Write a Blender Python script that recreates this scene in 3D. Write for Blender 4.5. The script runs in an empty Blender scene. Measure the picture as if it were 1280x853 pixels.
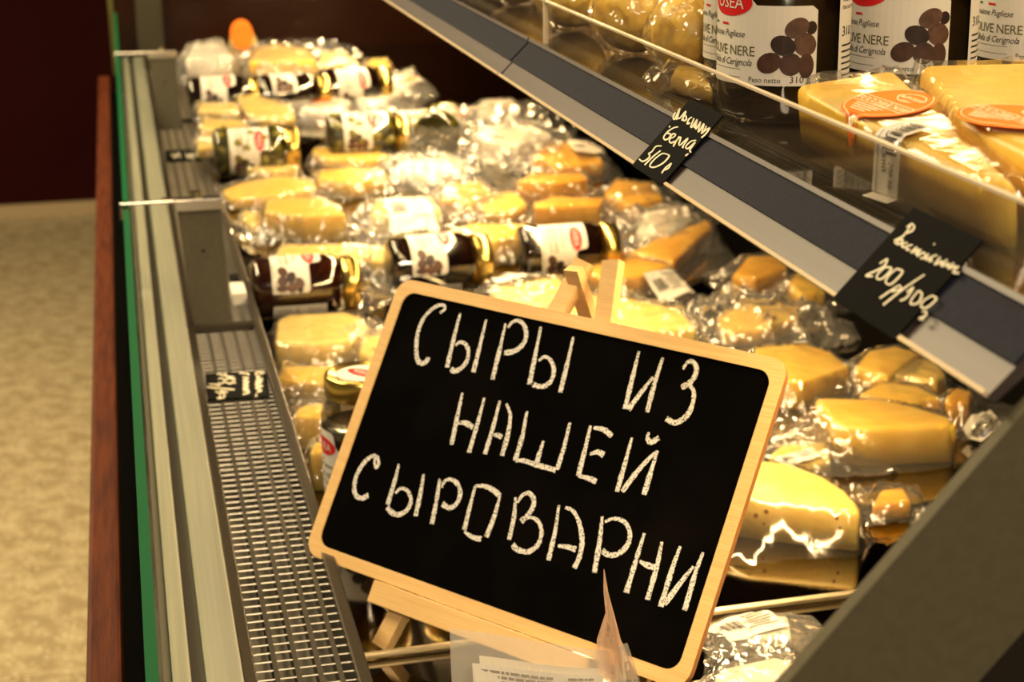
import bpy, bmesh, math, random
import numpy as np
from mathutils import Vector, Matrix, noise

# ------------------------------------------------------------------ camera
SC = bpy.context.scene
COL = SC.collection
ZC = 1.5                                   # eye height above the floor
F = 2200.0                                 # focal length in pixels of the 1280 wide frame
_D = np.array([-510, -657.5, F]); _V = np.array([100, (F*F-51000)/657.5, F])
_Y = _D/np.linalg.norm(_D); _dn = _V/np.linalg.norm(_V); _dn = _dn-_Y*(_dn@_Y); _dn /= np.linalg.norm(_dn)
RM = np.array([np.cross(_Y, -_dn), _Y, -_dn])
cam_d = bpy.data.cameras.new('camera'); cam = bpy.data.objects.new('camera', cam_d); COL.objects.link(cam)
_r, _u, _b = RM[:, 0], -RM[:, 1], -RM[:, 2]
cam.matrix_world = Matrix(((_r[0], _u[0], _b[0], 0), (_r[1], _u[1], _b[1], 0), (_r[2], _u[2], _b[2], ZC), (0, 0, 0, 1)))
cam_d.sensor_width = 36; cam_d.lens = 36*F/1280; cam_d.clip_start = .02
cam_d.dof.use_dof = True; cam_d.dof.focus_distance = .96; cam_d.dof.aperture_fstop = 14.0
SC.camera = cam
# ------------------------------------------------------------------ light
w = bpy.data.worlds.new('world'); SC.world = w; w.use_nodes = True
w.node_tree.nodes['Background'].inputs[0].default_value = (.9, .62, .34, 1)
w.node_tree.nodes['Background'].inputs[1].default_value = .02
def area(name, loc, target, sx, sy, power, col):
    l = bpy.data.lights.new(name, 'AREA'); l.shape = 'RECTANGLE'; l.size = sx; l.size_y = sy; l.energy = power; l.color = col
    o = bpy.data.objects.new(name, l); COL.objects.link(o); o.location = loc
    zz = (Vector(loc)-Vector(target)).normalized(); xx = Vector((0, 1, 0)).cross(zz).normalized()     # long side along the case
    o.rotation_euler = Matrix((xx, zz.cross(xx), zz)).transposed().to_euler()
    return o
WARM = (1, .70, .34)
area('under_shelf_lamp', (.46, 2.12, ZC-.184), (.44, 2.12, 0), .022, 3.2, 14, WARM)
area('upper_shelf_lamp', (.62, 2.0, ZC+.22), (.58, 2.0, 0), .05, 3.2, 10, WARM)
area('canopy_lamp', (.05, 1.9, ZC+.75), (.25, 1.9, ZC-.5), .07, 2.6, 3.6, WARM)
area('ceiling_lamp_aisle', (-1.3, 3.2, 3.1), (-1.3, 3.2, 0), .6, 3.5, 105, (1, .78, .45))
area('ceiling_lamp_counter', (-.25, -1.6, 2.8), (.25, 1.6, ZC-.4), .7, .7, 30, (1, .80, .56))
SC.view_settings.view_transform = 'Standard'; SC.view_settings.look = 'None'
SC.view_settings.exposure = .85; SC.view_settings.gamma = 1.0
SC.cycles.transparent_max_bounces = 24; SC.cycles.max_bounces = 8
SC.cycles.caustics_reflective = False; SC.cycles.caustics_refractive = False
SC.cycles.sample_clamp_indirect = 4

# ------------------------------------------------------------------ picking points on real surfaces
def ray(u, v): return RM @ np.array([u-640, v-426.5, F])
def P(u, v, h):
    """point of the level plane that lies h below the eye"""
    r = ray(u, v); t = -h/r[2]; return Vector((r[0]*t, r[1]*t, ZC-h))
def at_y(u, v, y):
    r = ray(u, v)*1.0; t = y/r[1]; return Vector((r[0]*t, y, ZC+r[2]*t))
H1, H2, YA, YB, YEND = .56, .49, 1.9, 2.7, 3.85
def deck_h(y): return H1 if y < YA else H2 if y > YB else H1+(H2-H1)*(y-YA)/(YB-YA)
def hit(u, v, up=0.0):
    """point on the display deck raised by up"""
    h = H1-up
    for _ in range(12):
        p = P(u, v, h); h = h*.4+.6*(deck_h(p.y)-up)
    return P(u, v, h)

# ------------------------------------------------------------------ materials
def mat(name, base=(.8, .8, .8), rough=.5, metal=0.0, spec=.5, coat=0.0, emit=None, alpha=None):
    m = bpy.data.materials.new(name); m.use_nodes = True
    b = m.node_tree.nodes['Principled BSDF']
    b.inputs['Base Color'].default_value = (*base, 1); b.inputs['Roughness'].default_value = rough
    b.inputs['Metallic'].default_value = metal; b.inputs['Specular IOR Level'].default_value = spec
    b.inputs['Coat Weight'].default_value = coat
    return m
def N(m, t, **kw):
    n = m.node_tree.nodes.new(t)
    for k, v in kw.items(): setattr(n, k, v)
    return n
def L(m, a, b): m.node_tree.links.new(a, b)
def noisy(name, c1, c2, scale=20, rough=.5, detail=4, bump=0.0, bscale=None, stretch=None, metal=0.0, spec=.5, lo=.35, hi=.65, coat=0.0):
    m = mat(name, c1, rough, metal, spec, coat); b = m.node_tree.nodes['Principled BSDF']
    tc = N(m, 'ShaderNodeTexCoord'); src = tc.outputs['Object']
    if stretch:
        mp = N(m, 'ShaderNodeMapping'); mp.inputs['Scale'].default_value = stretch; L(m, src, mp.inputs[0]); src = mp.outputs[0]
    nz = N(m, 'ShaderNodeTexNoise'); nz.inputs['Scale'].default_value = scale; nz.inputs['Detail'].default_value = detail
    L(m, src, nz.inputs['Vector'])
    cr = N(m, 'ShaderNodeValToRGB'); cr.color_ramp.elements[0].color = (*c1, 1); cr.color_ramp.elements[1].color = (*c2, 1)
    cr.color_ramp.elements[0].position = lo; cr.color_ramp.elements[1].position = hi
    L(m, nz.outputs['Fac'], cr.inputs[0]); L(m, cr.outputs[0], b.inputs['Base Color'])
    if bump:
        n2 = N(m, 'ShaderNodeTexNoise'); n2.inputs['Scale'].default_value = bscale or scale*3; L(m, src, n2.inputs['Vector'])
        bp = N(m, 'ShaderNodeBump'); bp.inputs['Strength'].default_value = bump; bp.inputs['Distance'].default_value = .002
        L(m, n2.outputs['Fac'], bp.inputs['Height']); L(m, bp.outputs[0], b.inputs['Normal'])
    return m
def film(name, tint=(1, 1, 1), haze=.07, lo=.04, hi=.62, bump=.22, rough=.10, scale=80, gloss=(1, .97, .92), milk=(.9, .88, .84)):
    """thin clear plastic: see-through with glossy crinkles and a little milky haze"""
    m = bpy.data.materials.new(name); m.use_nodes = True; nt = m.node_tree; nt.nodes.clear()
    out = N(m, 'ShaderNodeOutputMaterial'); tr = N(m, 'ShaderNodeBsdfTransparent'); tr.inputs[0].default_value = (*tint, 1)
    gl = N(m, 'ShaderNodeBsdfGlossy'); gl.inputs['Roughness'].default_value = rough; gl.inputs['Color'].default_value = (*gloss, 1)
    df = N(m, 'ShaderNodeBsdfDiffuse'); df.inputs['Color'].default_value = (*milk, 1)
    tl = N(m, 'ShaderNodeBsdfTranslucent'); tl.inputs['Color'].default_value = (*milk, 1)
    ad = N(m, 'ShaderNodeMixShader'); ad.inputs[0].default_value = .4; L(m, df.outputs[0], ad.inputs[1]); L(m, tl.outputs[0], ad.inputs[2])
    lw = N(m, 'ShaderNodeLayerWeight'); lw.inputs['Blend'].default_value = .35
    mr = N(m, 'ShaderNodeMapRange'); mr.inputs['To Min'].default_value = lo; mr.inputs['To Max'].default_value = hi
    m1 = N(m, 'ShaderNodeMixShader'); m1.inputs[0].default_value = haze
    m2 = N(m, 'ShaderNodeMixShader')
    if bump:
        tc = N(m, 'ShaderNodeTexCoord'); vo = N(m, 'ShaderNodeTexVoronoi'); vo.feature = 'F1'; vo.inputs['Scale'].default_value = scale
        nz = N(m, 'ShaderNodeTexNoise'); nz.inputs['Scale'].default_value = scale*.7; nz.inputs['Detail'].default_value = 3; nz.inputs['Distortion'].default_value = 1.2
        L(m, tc.outputs['Object'], vo.inputs['Vector']); L(m, tc.outputs['Object'], nz.inputs['Vector'])
        mx = N(m, 'ShaderNodeMath', operation='ADD'); L(m, vo.outputs['Distance'], mx.inputs[0]); L(m, nz.outputs['Fac'], mx.inputs[1])
        bp = N(m, 'ShaderNodeBump'); bp.inputs['Strength'].default_value = bump; bp.inputs['Distance'].default_value = .006
        L(m, mx.outputs[0], bp.inputs['Height'])
        for s in (gl, lw): L(m, bp.outputs[0], s.inputs['Normal'])
    L(m, lw.outputs['Fresnel'], mr.inputs['Value'])
    L(m, tr.outputs[0], m1.inputs[1]); L(m, ad.outputs[0], m1.inputs[2])
    L(m, mr.outputs[0], m2.inputs[0]); L(m, m1.outputs[0], m2.inputs[1]); L(m, gl.outputs[0], m2.inputs[2])
    L(m, m2.outputs[0], out.inputs[0])
    return m
M = {}
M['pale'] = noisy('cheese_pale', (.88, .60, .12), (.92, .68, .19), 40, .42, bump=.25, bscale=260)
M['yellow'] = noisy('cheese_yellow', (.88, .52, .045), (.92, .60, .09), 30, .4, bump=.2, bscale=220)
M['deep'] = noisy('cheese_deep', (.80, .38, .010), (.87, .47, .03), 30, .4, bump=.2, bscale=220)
M['white'] = noisy('cheese_white', (.90, .80, .62), (.95, .88, .74), 40, .5, bump=.3, bscale=120)
M['spot'] = mat('brown_spot', (.30, .09, .01), .6)
for q_ in ('pale', 'yellow', 'deep', 'white'):
    b_ = M[q_].node_tree.nodes['Principled BSDF']; b_.inputs['Subsurface Weight'].default_value = .3; b_.inputs['Subsurface Radius'].default_value = (1, .6, .25); b_.inputs['Subsurface Scale'].default_value = .012
M['film'] = film('bag_film')
M['film_hazy'] = film('bag_film_hazy', haze=.16, lo=.06, hi=.75, bump=.25, rough=.13)
M['film_tight'] = film('bag_film_tight', haze=.03, lo=.03, hi=.42, bump=.07, rough=.10, scale=45)
M['paper'] = mat('label_paper', (.70, .66, .58), .6)
M['paper_dim'] = mat('label_paper_cream', (.72, .66, .55), .55)
M['ink'] = mat('print_ink', (.02, .018, .016), .6)
M['grey_ink'] = mat('print_grey', (.30, .27, .23), .6)
M['blue_ink'] = mat('print_blue', (.03, .05, .5), .6)
M['green_ink'] = mat('print_olive_green', (.10, .09, .015), .6)
M['red'] = mat('print_red', (.62, .012, .014), .45)
M['flag_green'] = mat('print_green', (.02, .15, .03), .5)
M['orange'] = mat('label_orange', (.84, .20, .025), .7, spec=.05)
M['cream_ink'] = mat('print_cream', (.95, .80, .55), .5)
M['gold'] = mat('lid_gold', (.72, .50, .13), .24, 1.0)
M['black_brine'] = noisy('olives_black', (.006, .002, .002), (.02, .006, .003), 60, .12, spec=.6, coat=.6)
M['red_brine'] = noisy('olives_dark_red', (.022, .003, .002), (.05, .008, .003), 60, .12, spec=.6, coat=.6)
M['brown_brine'] = noisy('olives_brown', (.016, .007, .001), (.05, .022, .004), 70, .15, spec=.6, coat=.4)
M['olive'] = noisy('green_olive', (.14, .12, .012), (.22, .19, .025), 60, .25, spec=.5)
M['green_brine'] = mat('green_brine', (.045, .038, .005), .3)
M['film_flap'] = film('bag_film_loose', haze=.09, lo=.15, hi=.8, bump=.12, rough=.11)
M['glass'] = film('jar_glass', (.95, .96, .90), 0.0, .05, .8, 0, .03)
M['olive_print'] = noisy('print_olive', (.028, .010, .005), (.085, .036, .02), 120, .5, lo=.3, hi=.7)
M['olive_print_dark'] = noisy('print_olive_dark', (.012, .004, .002), (.035, .014, .007), 120, .5)
M['olive_print_light'] = noisy('print_olive_light', (.05, .022, .012), (.13, .06, .035), 120, .5)
M['mirror'] = mat('deck_black_steel', (.30, .27, .22), .055, 1.0)
M['shelf_glass'] = mat('shelf_smoked_glass', (.03, .026, .018), .06, 0, .7)
M['black'] = mat('black_plastic', (.003, .003, .003), .75, spec=.06)
M['olive_metal'] = noisy('post_olive_grey', (.042, .037, .022), (.050, .044, .026), 200, .6, metal=.0, spec=.2)
M['arm_grey'] = noisy('side_arm_olive_grey', (.11, .095, .055), (.125, .108, .063), 200, .6, spec=.2)
M['alu'] = noisy('aluminium', (.36, .36, .30), (.42, .42, .35), 5, .5, metal=.2, stretch=(60, 1, 60))
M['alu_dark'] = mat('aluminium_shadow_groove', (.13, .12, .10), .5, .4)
M['chrome'] = mat('chrome', (.80, .74, .62), .13, 1.0)
M['steel'] = noisy('galvanised', (.30, .29, .25), (.62, .60, .54), 9, .3, metal=.9)
M['frame_dark'] = mat('grille_frame_bronze', (.09, .075, .055), .35, .8)
M['wire'] = mat('grille_wire', (.42, .38, .29), .35, 1.0)
M['rod'] = mat('divider_rod_chrome', (.85, .72, .48), .38, 1.0)
M['wire_dark'] = mat('grille_bar', (.055, .047, .034), .45, .3)
M['glass_edge'] = mat('green_glass_edge', (.0, .075, .024), .6, 0, .1)
M['pane'] = film('front_glass', (.86, .95, .86), .06, .06, .6, 0, .02)
M['acrylic'] = film('clear_acrylic', (.99, .98, .95), .01, .02, .22, 0, .03)
M['acrylic_edge'] = mat('acrylic_edge', (.70, .60, .45), .25)
M['slate'] = noisy('price_rail_insert', (.018, .020, .032), (.023, .025, .039), 300, .7, spec=.1)
M['lip'] = noisy('price_rail_lip', (.052, .038, .035), (.075, .055, .048), 4, .4, stretch=(30, 1, 30), spec=.6)
M['lip_edge'] = mat('price_rail_edge', (.72, .58, .38), .2)
M['end'] = noisy('end_panel_brown', (.012, .003, .0015), (.022, .007, .003), 3, .22, spec=.18)
M['maroon'] = noisy('maroon_cladding', (.022, .0008, .0008), (.027, .001, .001), 3, .7, spec=.1)
M['board'] = noisy('chalkboard_black', (.0012, .001, .0008), (.0045, .0034, .0024), 12, .9, spec=.02, lo=.48, hi=.85)
M['ply'] = noisy('pale_plywood', (.72, .45, .17), (.80, .53, .22), 12, .55, stretch=(1, 14, 14), bump=.1)
M['ply_edge'] = mat('scorched_ply_edge', (.38, .16, .05), .6)
# timber rail
M['wood'] = noisy('red_brown_timber', (.060, .010, .002), (.115, .024, .005), 7, .55, spec=.12, stretch=(30, 2.2, 30), bump=.15, detail=6)
# floor: pale terrazzo tiles
def floor_mat():
    m = noisy('terrazzo_tile', (.40, .31, .17), (.56, .46, .27), 22, .32, detail=8, lo=.4, hi=.62)
    b = m.node_tree.nodes['Principled BSDF']; tc = N(m, 'ShaderNodeTexCoord')
    vo = N(m, 'ShaderNodeTexVoronoi'); vo.inputs['Scale'].default_value = 60; L(m, tc.outputs['Object'], vo.inputs['Vector'])
    cr = N(m, 'ShaderNodeValToRGB'); cr.color_ramp.elements[0].position = .12; cr.color_ramp.elements[1].position = .3
    cr.color_ramp.elements[0].color = (1, 1, 1, 1); cr.color_ramp.elements[1].color = (0, 0, 0, 1)
    L(m, vo.outputs['Distance'], cr.inputs[0])
    mx = N(m, 'ShaderNodeMix', data_type='RGBA'); L(m, cr.outputs[0], mx.inputs['Factor'])
    old = b.inputs['Base Color'].links[0].from_socket
    L(m, old, mx.inputs['A']); mx.inputs['B'].default_value = (.80, .70, .46, 1); L(m, mx.outputs['Result'], b.inputs['Base Color'])
    return m
M['floor'] = floor_mat()
M['joint'] = mat('floor_joint', (.20, .15, .08), .8)
# chalk: white grains with gaps
def chalk_mat():
    m = bpy.data.materials.new('chalk'); m.use_nodes = True; nt = m.node_tree; b = nt.nodes['Principled BSDF']; out = nt.nodes['Material Output']
    b.inputs['Base Color'].default_value = (.74, .71, .66, 1); b.inputs['Roughness'].default_value = .95; b.inputs['Specular IOR Level'].default_value = .1
    tc = N(m, 'ShaderNodeTexCoord'); nz = N(m, 'ShaderNodeTexNoise'); nz.inputs['Scale'].default_value = 900; nz.inputs['Detail'].default_value = 3
    L(m, tc.outputs['Object'], nz.inputs['Vector'])
    cr = N(m, 'ShaderNodeValToRGB'); cr.color_ramp.elements[0].position = .38; cr.color_ramp.elements[1].position = .48
    cr.color_ramp.elements[0].color = (.18,)*3+(1,); L(m, nz.outputs['Fac'], cr.inputs[0])
    tr = N(m, 'ShaderNodeBsdfTransparent'); mx = N(m, 'ShaderNodeMixShader')
    L(m, cr.outputs[0], mx.inputs[0]); L(m, tr.outputs[0], mx.inputs[1]); L(m, b.outputs[0], mx.inputs[2]); L(m, mx.outputs[0], out.inputs[0])
    return m
M['chalk'] = chalk_mat()
M['marker'] = mat('chalk_marker', (.80, .74, .55), .7)

# ------------------------------------------------------------------ mesh helpers
def link(name, me, parent=None, smooth=False, **props):
    o = bpy.data.objects.new(name, me); COL.objects.link(o)
    if parent is not None: o.parent = parent
    if smooth:
        for p in me.polygons: p.use_smooth = True
    for k, v in props.items(): o[k] = v
    return o
def mesh(name, V, Fc, m, parent=None, smooth=False, **props):
    me = bpy.data.meshes.new(name); me.from_pydata([tuple(v) for v in V], [], [tuple(f) for f in Fc]); me.materials.append(M[m] if isinstance(m, str) else m)
    me.update()
    return link(name, me, parent, smooth, **props)
def thing(name, label, cat, loc=(0, 0, 0), rot=None, group=None):
    o = bpy.data.objects.new(name, None); COL.objects.link(o); o.empty_display_size = .02
    if rot is not None: o.matrix_world = Matrix.Translation(loc) @ rot.to_4x4()
    else: o.location = loc
    o['label'] = label; o['category'] = cat
    if group: o['group'] = group
    return o
class MB:
    def __init__(s): s.v = []; s.f = []
    def add(s, V, Fc):
        k = len(s.v); s.v += [tuple(p) for p in V]; s.f += [tuple(i+k for i in f) for f in Fc]; return s
    def box(s, a, b, mtx=None):
        V = [Vector((x, y, z)) for x in (a[0], b[0]) for y in (a[1], b[1]) for z in (a[2], b[2])]
        if mtx is not None: V = [mtx @ p for p in V]
        return s.add(V, [(0, 1, 3, 2), (4, 6, 7, 5), (0, 4, 5, 1), (2, 3, 7, 6), (0, 2, 6, 4), (1, 5, 7, 3)])
    def beam(s, p, q, wd, th, side):
        """bar of rectangular section from p to q; side is the direction of its width"""
        p, q = Vector(p), Vector(q); d = (q-p).normalized(); a = (Vector(side)-d*d.dot(Vector(side))).normalized(); b = d.cross(a)
        V = [c+a*sx*wd/2+b*sy*th/2 for c in (p, q) for sx, sy in ((-1, -1), (1, -1), (1, 1), (-1, 1))]
        return s.add(V, [(0, 1, 2, 3)[::-1], (4, 5, 6, 7), (0, 1, 5, 4), (1, 2, 6, 5), (2, 3, 7, 6), (3, 0, 4, 7)])
    def tube(s, p, q, r, n=10):
        p, q = Vector(p), Vector(q); d = (q-p).normalized(); a = d.orthogonal().normalized(); b = d.cross(a)
        V = [c+a*r*math.cos(t)+b*r*math.sin(t) for c in (p, q) for t in [2*math.pi*i/n for i in range(n)]]
        return s.add(V, [(i, (i+1) % n, n+(i+1) % n, n+i) for i in range(n)]+[tuple(range(n))[::-1], tuple(range(n, 2*n))])
    def prism(s, prof, y0, y1):
        """profile in x,z pulled along y"""
        n = len(prof); V = [(x, y0, z) for x, z in prof]+[(x, y1, z) for x, z in prof]
        return s.add(V, [tuple(range(n)), tuple(range(n, 2*n))[::-1]]+[(i, n+i, n+(i+1) % n, (i+1) % n) for i in range(n)])
    def build(s, name, m, parent=None, smooth=False, bevel=0, **props):
        o = mesh(name, s.v, s.f, m, parent, False, **props)
        bm = bmesh.new(); bm.from_mesh(o.data); bmesh.ops.recalc_face_normals(bm, faces=bm.faces)
        if bevel: bmesh.ops.bevel(bm, geom=bm.edges[:], offset=bevel, segments=2, affect='EDGES', profile=.6)
        bm.to_mesh(o.data); bm.free()
        if smooth:
            for p in o.data.polygons: p.use_smooth = True
        return o
def lathe(prof, n=40):
    V = []; Fc = []
    for r, z in prof: V += [(r*math.cos(2*math.pi*i/n), r*math.sin(2*math.pi*i/n), z) for i in range(n)]
    for k in range(len(prof)-1):
        for i in range(n): Fc.append((k*n+i, k*n+(i+1) % n, (k+1)*n+(i+1) % n, (k+1)*n+i))
    return V, Fc
_tc = {}
def text_geo(s, size=1.0, shear=0.0, align='LEFT', space=1.0):
    """letters as flat faces: (verts, faces), from the built-in font"""
    key = (s, shear, align, space)
    if key not in _tc:
        c = bpy.data.curves.new('lettering', 'FONT'); c.body = s; c.size = 1; c.shear = shear; c.align_x = align; c.resolution_u = 2; c.space_character = space
        o = bpy.data.objects.new('lettering', c); COL.objects.link(o)
        dg = bpy.context.evaluated_depsgraph_get(); me = bpy.data.meshes.new_from_object(o.evaluated_get(dg))
        _tc[key] = ([tuple(v.co) for v in me.vertices], [tuple(p.vertices) for p in me.polygons])
        bpy.data.objects.remove(o); bpy.data.curves.remove(c); bpy.data.meshes.remove(me)
    V, Fc = _tc[key]
    return [(x*size, y*size) for x, y, z in V], Fc
def rect(x, y, w_, h_): return [(x-w_/2, y-h_/2), (x+w_/2, y-h_/2), (x+w_/2, y+h_/2), (x-w_/2, y+h_/2)], [(0, 1, 2, 3)]
def disc(x, y, rx, ry, n=28): return [(x+rx*math.cos(2*math.pi*i/n), y+ry*math.sin(2*math.pi*i/n)) for i in range(n)], [tuple(range(n))]
def ring(x, y, rx, ry, t, n=40, a0=0, a1=2*math.pi):
    V = []; Fc = []
    for i in range(n+1):
        a = a0+(a1-a0)*i/n; V += [(x+rx*math.cos(a), y+ry*math.sin(a)), (x+(rx-t)*math.cos(a), y+(ry-t)*math.sin(a))]
    return V, [(2*i, 2*i+2, 2*i+3, 2*i+1) for i in range(n)]
def move(g, x, y, rot=0):
    c, s_ = math.cos(rot), math.sin(rot); return [(x+a*c-b*s_, y+a*s_+b*c) for a, b in g[0]], g[1]
def merge(gs):
    V = []; Fc = []
    for g in gs: k = len(V); V += g[0]; Fc += [tuple(i+k for i in f) for f in g[1]]
    return V, Fc
def fine(g, step):
    """cut a flat drawing along grid lines so it can follow a curved surface"""
    bm = bmesh.new(); vs = [bm.verts.new((a, b, 0)) for a, b in g[0]]
    for f in g[1]:
        try: bm.faces.new([vs[i] for i in f])
        except ValueError: pass
    xs = [a for a, b in g[0]]; ys = [b for a, b in g[0]]
    for ax, lo, hi in ((0, min(xs), max(xs)), (1, min(ys), max(ys))):
        k = math.ceil(lo/step)
        while k*step < hi:
            co = [0, 0, 0]; co[ax] = k*step; no = [0, 0, 0]; no[ax] = 1
            bmesh.ops.bisect_plane(bm, geom=bm.verts[:]+bm.edges[:]+bm.faces[:], plane_co=co, plane_no=no); k += 1
    bm.verts.index_update(); out = ([(v.co.x, v.co.y) for v in bm.verts], [tuple(v.index for v in f.verts) for f in bm.faces]); bm.free()
    return out
def smooth_line(pts, n=6):
    """Catmull-Rom through the points"""
    if len(pts) < 3: return [tuple(np.array(pts[0])+(np.array(pts[1])-np.array(pts[0]))*i/8) for i in range(9)]
    p = [np.array(q, float) for q in pts]; p = [2*p[0]-p[1]]+p+[2*p[-1]-p[-2]]; out = []
    for i in range(1, len(p)-2):
        for k in range(n):
            t = k/n; out.append(.5*((2*p[i])+(-p[i-1]+p[i+1])*t+(2*p[i-1]-5*p[i]+4*p[i+1]-p[i+2])*t*t+(-p[i-1]+3*p[i]-3*p[i+1]+p[i+2])*t**3))
    return [tuple(q) for q in out+[p[-2]]]
def ribbon(pts, w0, w1, seed=0, jag=.12):
    rng = random.Random(seed); p = [np.array(q, float) for q in smooth_line(pts)]; V = []; n = len(p)
    for i in range(n):
        d = p[min(i+1, n-1)]-p[max(i-1, 0)]; d = d/(np.linalg.norm(d)+1e-12); nn = np.array([-d[1], d[0]]); t = i/(n-1)
        wd = (w0+(w1-w0)*min(1, t*1.6))*(1+rng.uniform(-jag, jag))/2
        V += [tuple(p[i]+nn*wd), tuple(p[i]-nn*wd)]
    return V, [(2*i, 2*i+1, 2*i+3, 2*i+2) for i in range(n-1)]

# ------------------------------------------------------------------ the room
rm = MB(); rm.box((-3.2, -.5, -.06), (3, 7.1, 0)).build('floor', 'joint', kind='structure')
fl = bpy.data.objects['floor']
tile_me = None                                         # terrazzo tiles laid with thin joints
for ix_ in range(4):
    for iy_ in range(14):
        if tile_me is None:
            o = MB().box((0, 0, 0), (.497, .497, .004)).build('tile', 'floor', fl); tile_me = o.data
        else: o = link('tile', tile_me, fl)
        o.location = (-.065-.5*(ix_+1), .0+.5*iy_, 0)
MB().box((-3.2, 7.0, 0), (3, 7.1, 3.2)).build('wall_back', 'maroon', kind='structure')
MB().box((-3.2, 6.975, 0), (3, 7.0, .05)).build('baseboard_back', mat('pale_skirting', (.5, .38, .22), .5), kind='structure')

# ------------------------------------------------------------------ the refrigerated display case
case = thing('display_case', 'long refrigerated deli display case with timber bumper and low front glass', 'display case', (.45, 2.1, 0))
def C(): return Matrix.Translation((-.45, -2.1, 0))
def cb(mb, name, m, **k):
    mb.v = [tuple(C() @ Vector(v)) for v in mb.v]
    return mb.build(name, m, k.pop('parent', case), **k)
Y0 = .42
def z(h): return ZC-h
cb(MB().box((-.053, Y0, z(.60)), (-.030, 3.84, z(.53))), 'bumper_rail', 'wood', bevel=.003, label='red brown timber bumper rail')
cb(MB().box((-.030, Y0, z(1.32)), (-.0145, YEND, z(.565))), 'front_panel', 'black')
cb(MB().box((-.03, Y0, z(1.5)), (.96, YEND, z(1.32))), 'plinth', 'black')
cb(MB().box((-.0145, Y0, z(.60)), (.13, YEND, z(.575))), 'air_duct_floor', 'steel')
# front glass, leaning panes with green polished edges
for y0, y1 in ((Y0, 1.86), (1.875, 3.13), (3.145, 3.84)):
    p = cb(MB().prism([(-.0115, z(.40)), (-.0055, z(.40)), (-.0075, z(.57)), (-.0140, z(.57))], y0, y1), 'front_glass', 'pane')
    e = MB().box((-.0117, y0, z(.4005)), (-.0053, y1, z(.3985))); e.v = [tuple(C() @ Vector(v)) for v in e.v]; e.build('polished_edge', 'glass_edge', p)
# aluminium extrusions between glass and grille
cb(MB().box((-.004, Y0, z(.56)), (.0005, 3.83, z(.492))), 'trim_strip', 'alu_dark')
cb(MB().box((.0010, Y0, z(.56)), (.0122, 3.83, z(.49))), 'extrusion', 'alu', bevel=.0015)
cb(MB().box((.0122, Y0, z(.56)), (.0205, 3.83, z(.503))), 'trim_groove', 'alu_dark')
cb(MB().box((.0205, Y0, z(.56)), (.0425, 3.83, z(.49))), 'extrusion', 'alu', bevel=.0015)
# return air grille
g = cb(MB().box((.0445, Y0, z(.535)), (.0525, 3.83, z(.513))).box((.113, Y0, z(.565)), (.1215, 3.83, z(.511))), 'grille_frame', 'frame_dark', bevel=.001)
wm = MB(); y = Y0+.01
while y < 3.82:
    wm.tube((.049, y, z(.5195)), (.116, y, z(.5195)), .00062, 5); y += .0122
cb(wm, 'grille_wires', 'wire', kind='stuff', parent=case)
for x in (.0655, .0790, .0925, .1050): cb(MB().box((x-.0016, Y0, z(.531)), (x+.0016, 3.82, z(.5182))), 'grille_bar', 'wire_dark')
cb(MB().box((.0450, 1.79, z(.519)), (.1150, 1.80, z(.512))), 'grille_end_bar', 'frame_dark')
cb(MB().box((.0450, 3.12, z(.519)), (.1150, 3.13, z(.512))), 'grille_end_bar', 'frame_dark')
# glass posts with clips
for yt, yb in ((1.878, 1.806), (3.138, 3.06)):
    V = []
    for (xa, xb, yy, h) in ((.0445, .0905, yt, .401), (.052, .0912, yb, .519)):
        V += [(xa, yy, z(h)), (xb, yy, z(h)), (xb, yy+.012, z(h)), (xa, yy+.012, z(h))]
    po = cb(MB().add(V, [(0, 1, 2, 3), (7, 6, 5, 4), (0, 4, 5, 1), (1, 5, 6, 2), (2, 6, 7, 3), (3, 7, 4, 0)]), 'glass_post', 'olive_metal')
    hc = Vector((.0685, yt*.62+yb*.38-.0005, z(.446)))
    s = MB().tube(hc, hc+Vector((0, .004, 0)), .0019, 10); s.v = [tuple(C() @ Vector(v)) for v in s.v]; s.build('post_hole', 'black', po)
    cb(MB().box((-.0155, yt-.004, z(.3975)), (.092, yt+.002, z(.394))).box((.042, yt-.006, z(.4065)), (.0925, yt-.001, z(.394))).box((-.0155, yt-.004, z(.412)), (-.0125, yt+.002, z(.394))), 'glass_clip', 'chrome', bevel=.0008)
    cb(MB().box((.030, yt+.006, z(.3975)), (.092, yt+.012, z(.394))), 'clip_bar', 'chrome')
    kb = Vector((.0655, yt+.004, z(.394)))
    cb(MB().tube(kb, kb+Vector((0, 0, .007)), .0062, 16), 'clip_screw', 'chrome')
# deck: black polished steel, lower near shelf, ramp, upper far shelf
cb(MB().prism([(.1215, z(H1)), (.95, z(H1)), (.95, z(H1+.012)), (.1215, z(H1+.012))], Y0, YA), 'deck_plate', 'mirror')
cb(MB().add([(x, y, z(h)) for (y, h) in ((YA, H1), (YB, H2), (YB, H2+.012), (YA, H1+.012)) for x in (.1215, .95)], [(0, 1, 3, 2), (4, 5, 7, 6), (2, 3, 5, 4), (0, 6, 7, 1), (0, 2, 4, 6), (1, 7, 5, 3)]), 'deck_ramp', 'mirror')
cb(MB().prism([(.1215, z(H2)), (.95, z(H2)), (.95, z(H2+.012)), (.1215, z(H2+.012))], YB, YEND), 'deck_plate', 'mirror')
cb(MB().box((.95, Y0, z(1.32)), (.97, YEND, z(-.35))), 'back_panel', 'black')
cb(MB().box((-.02, YEND, z(1.32)), (.97, YEND+.02, z(-.35))), 'end_panel', 'end')
cb(MB().box((.034, YEND-.02, z(.56)), (.088, YEND, z(-.35))), 'end_post', 'olive_metal')
cb(MB().box((-.022, YEND-.004, z(.53)), (-.012, YEND+.004, z(-.35))), 'end_glass_edge', mat('end_glass_green', (.10, .10, .03), .2))
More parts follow.
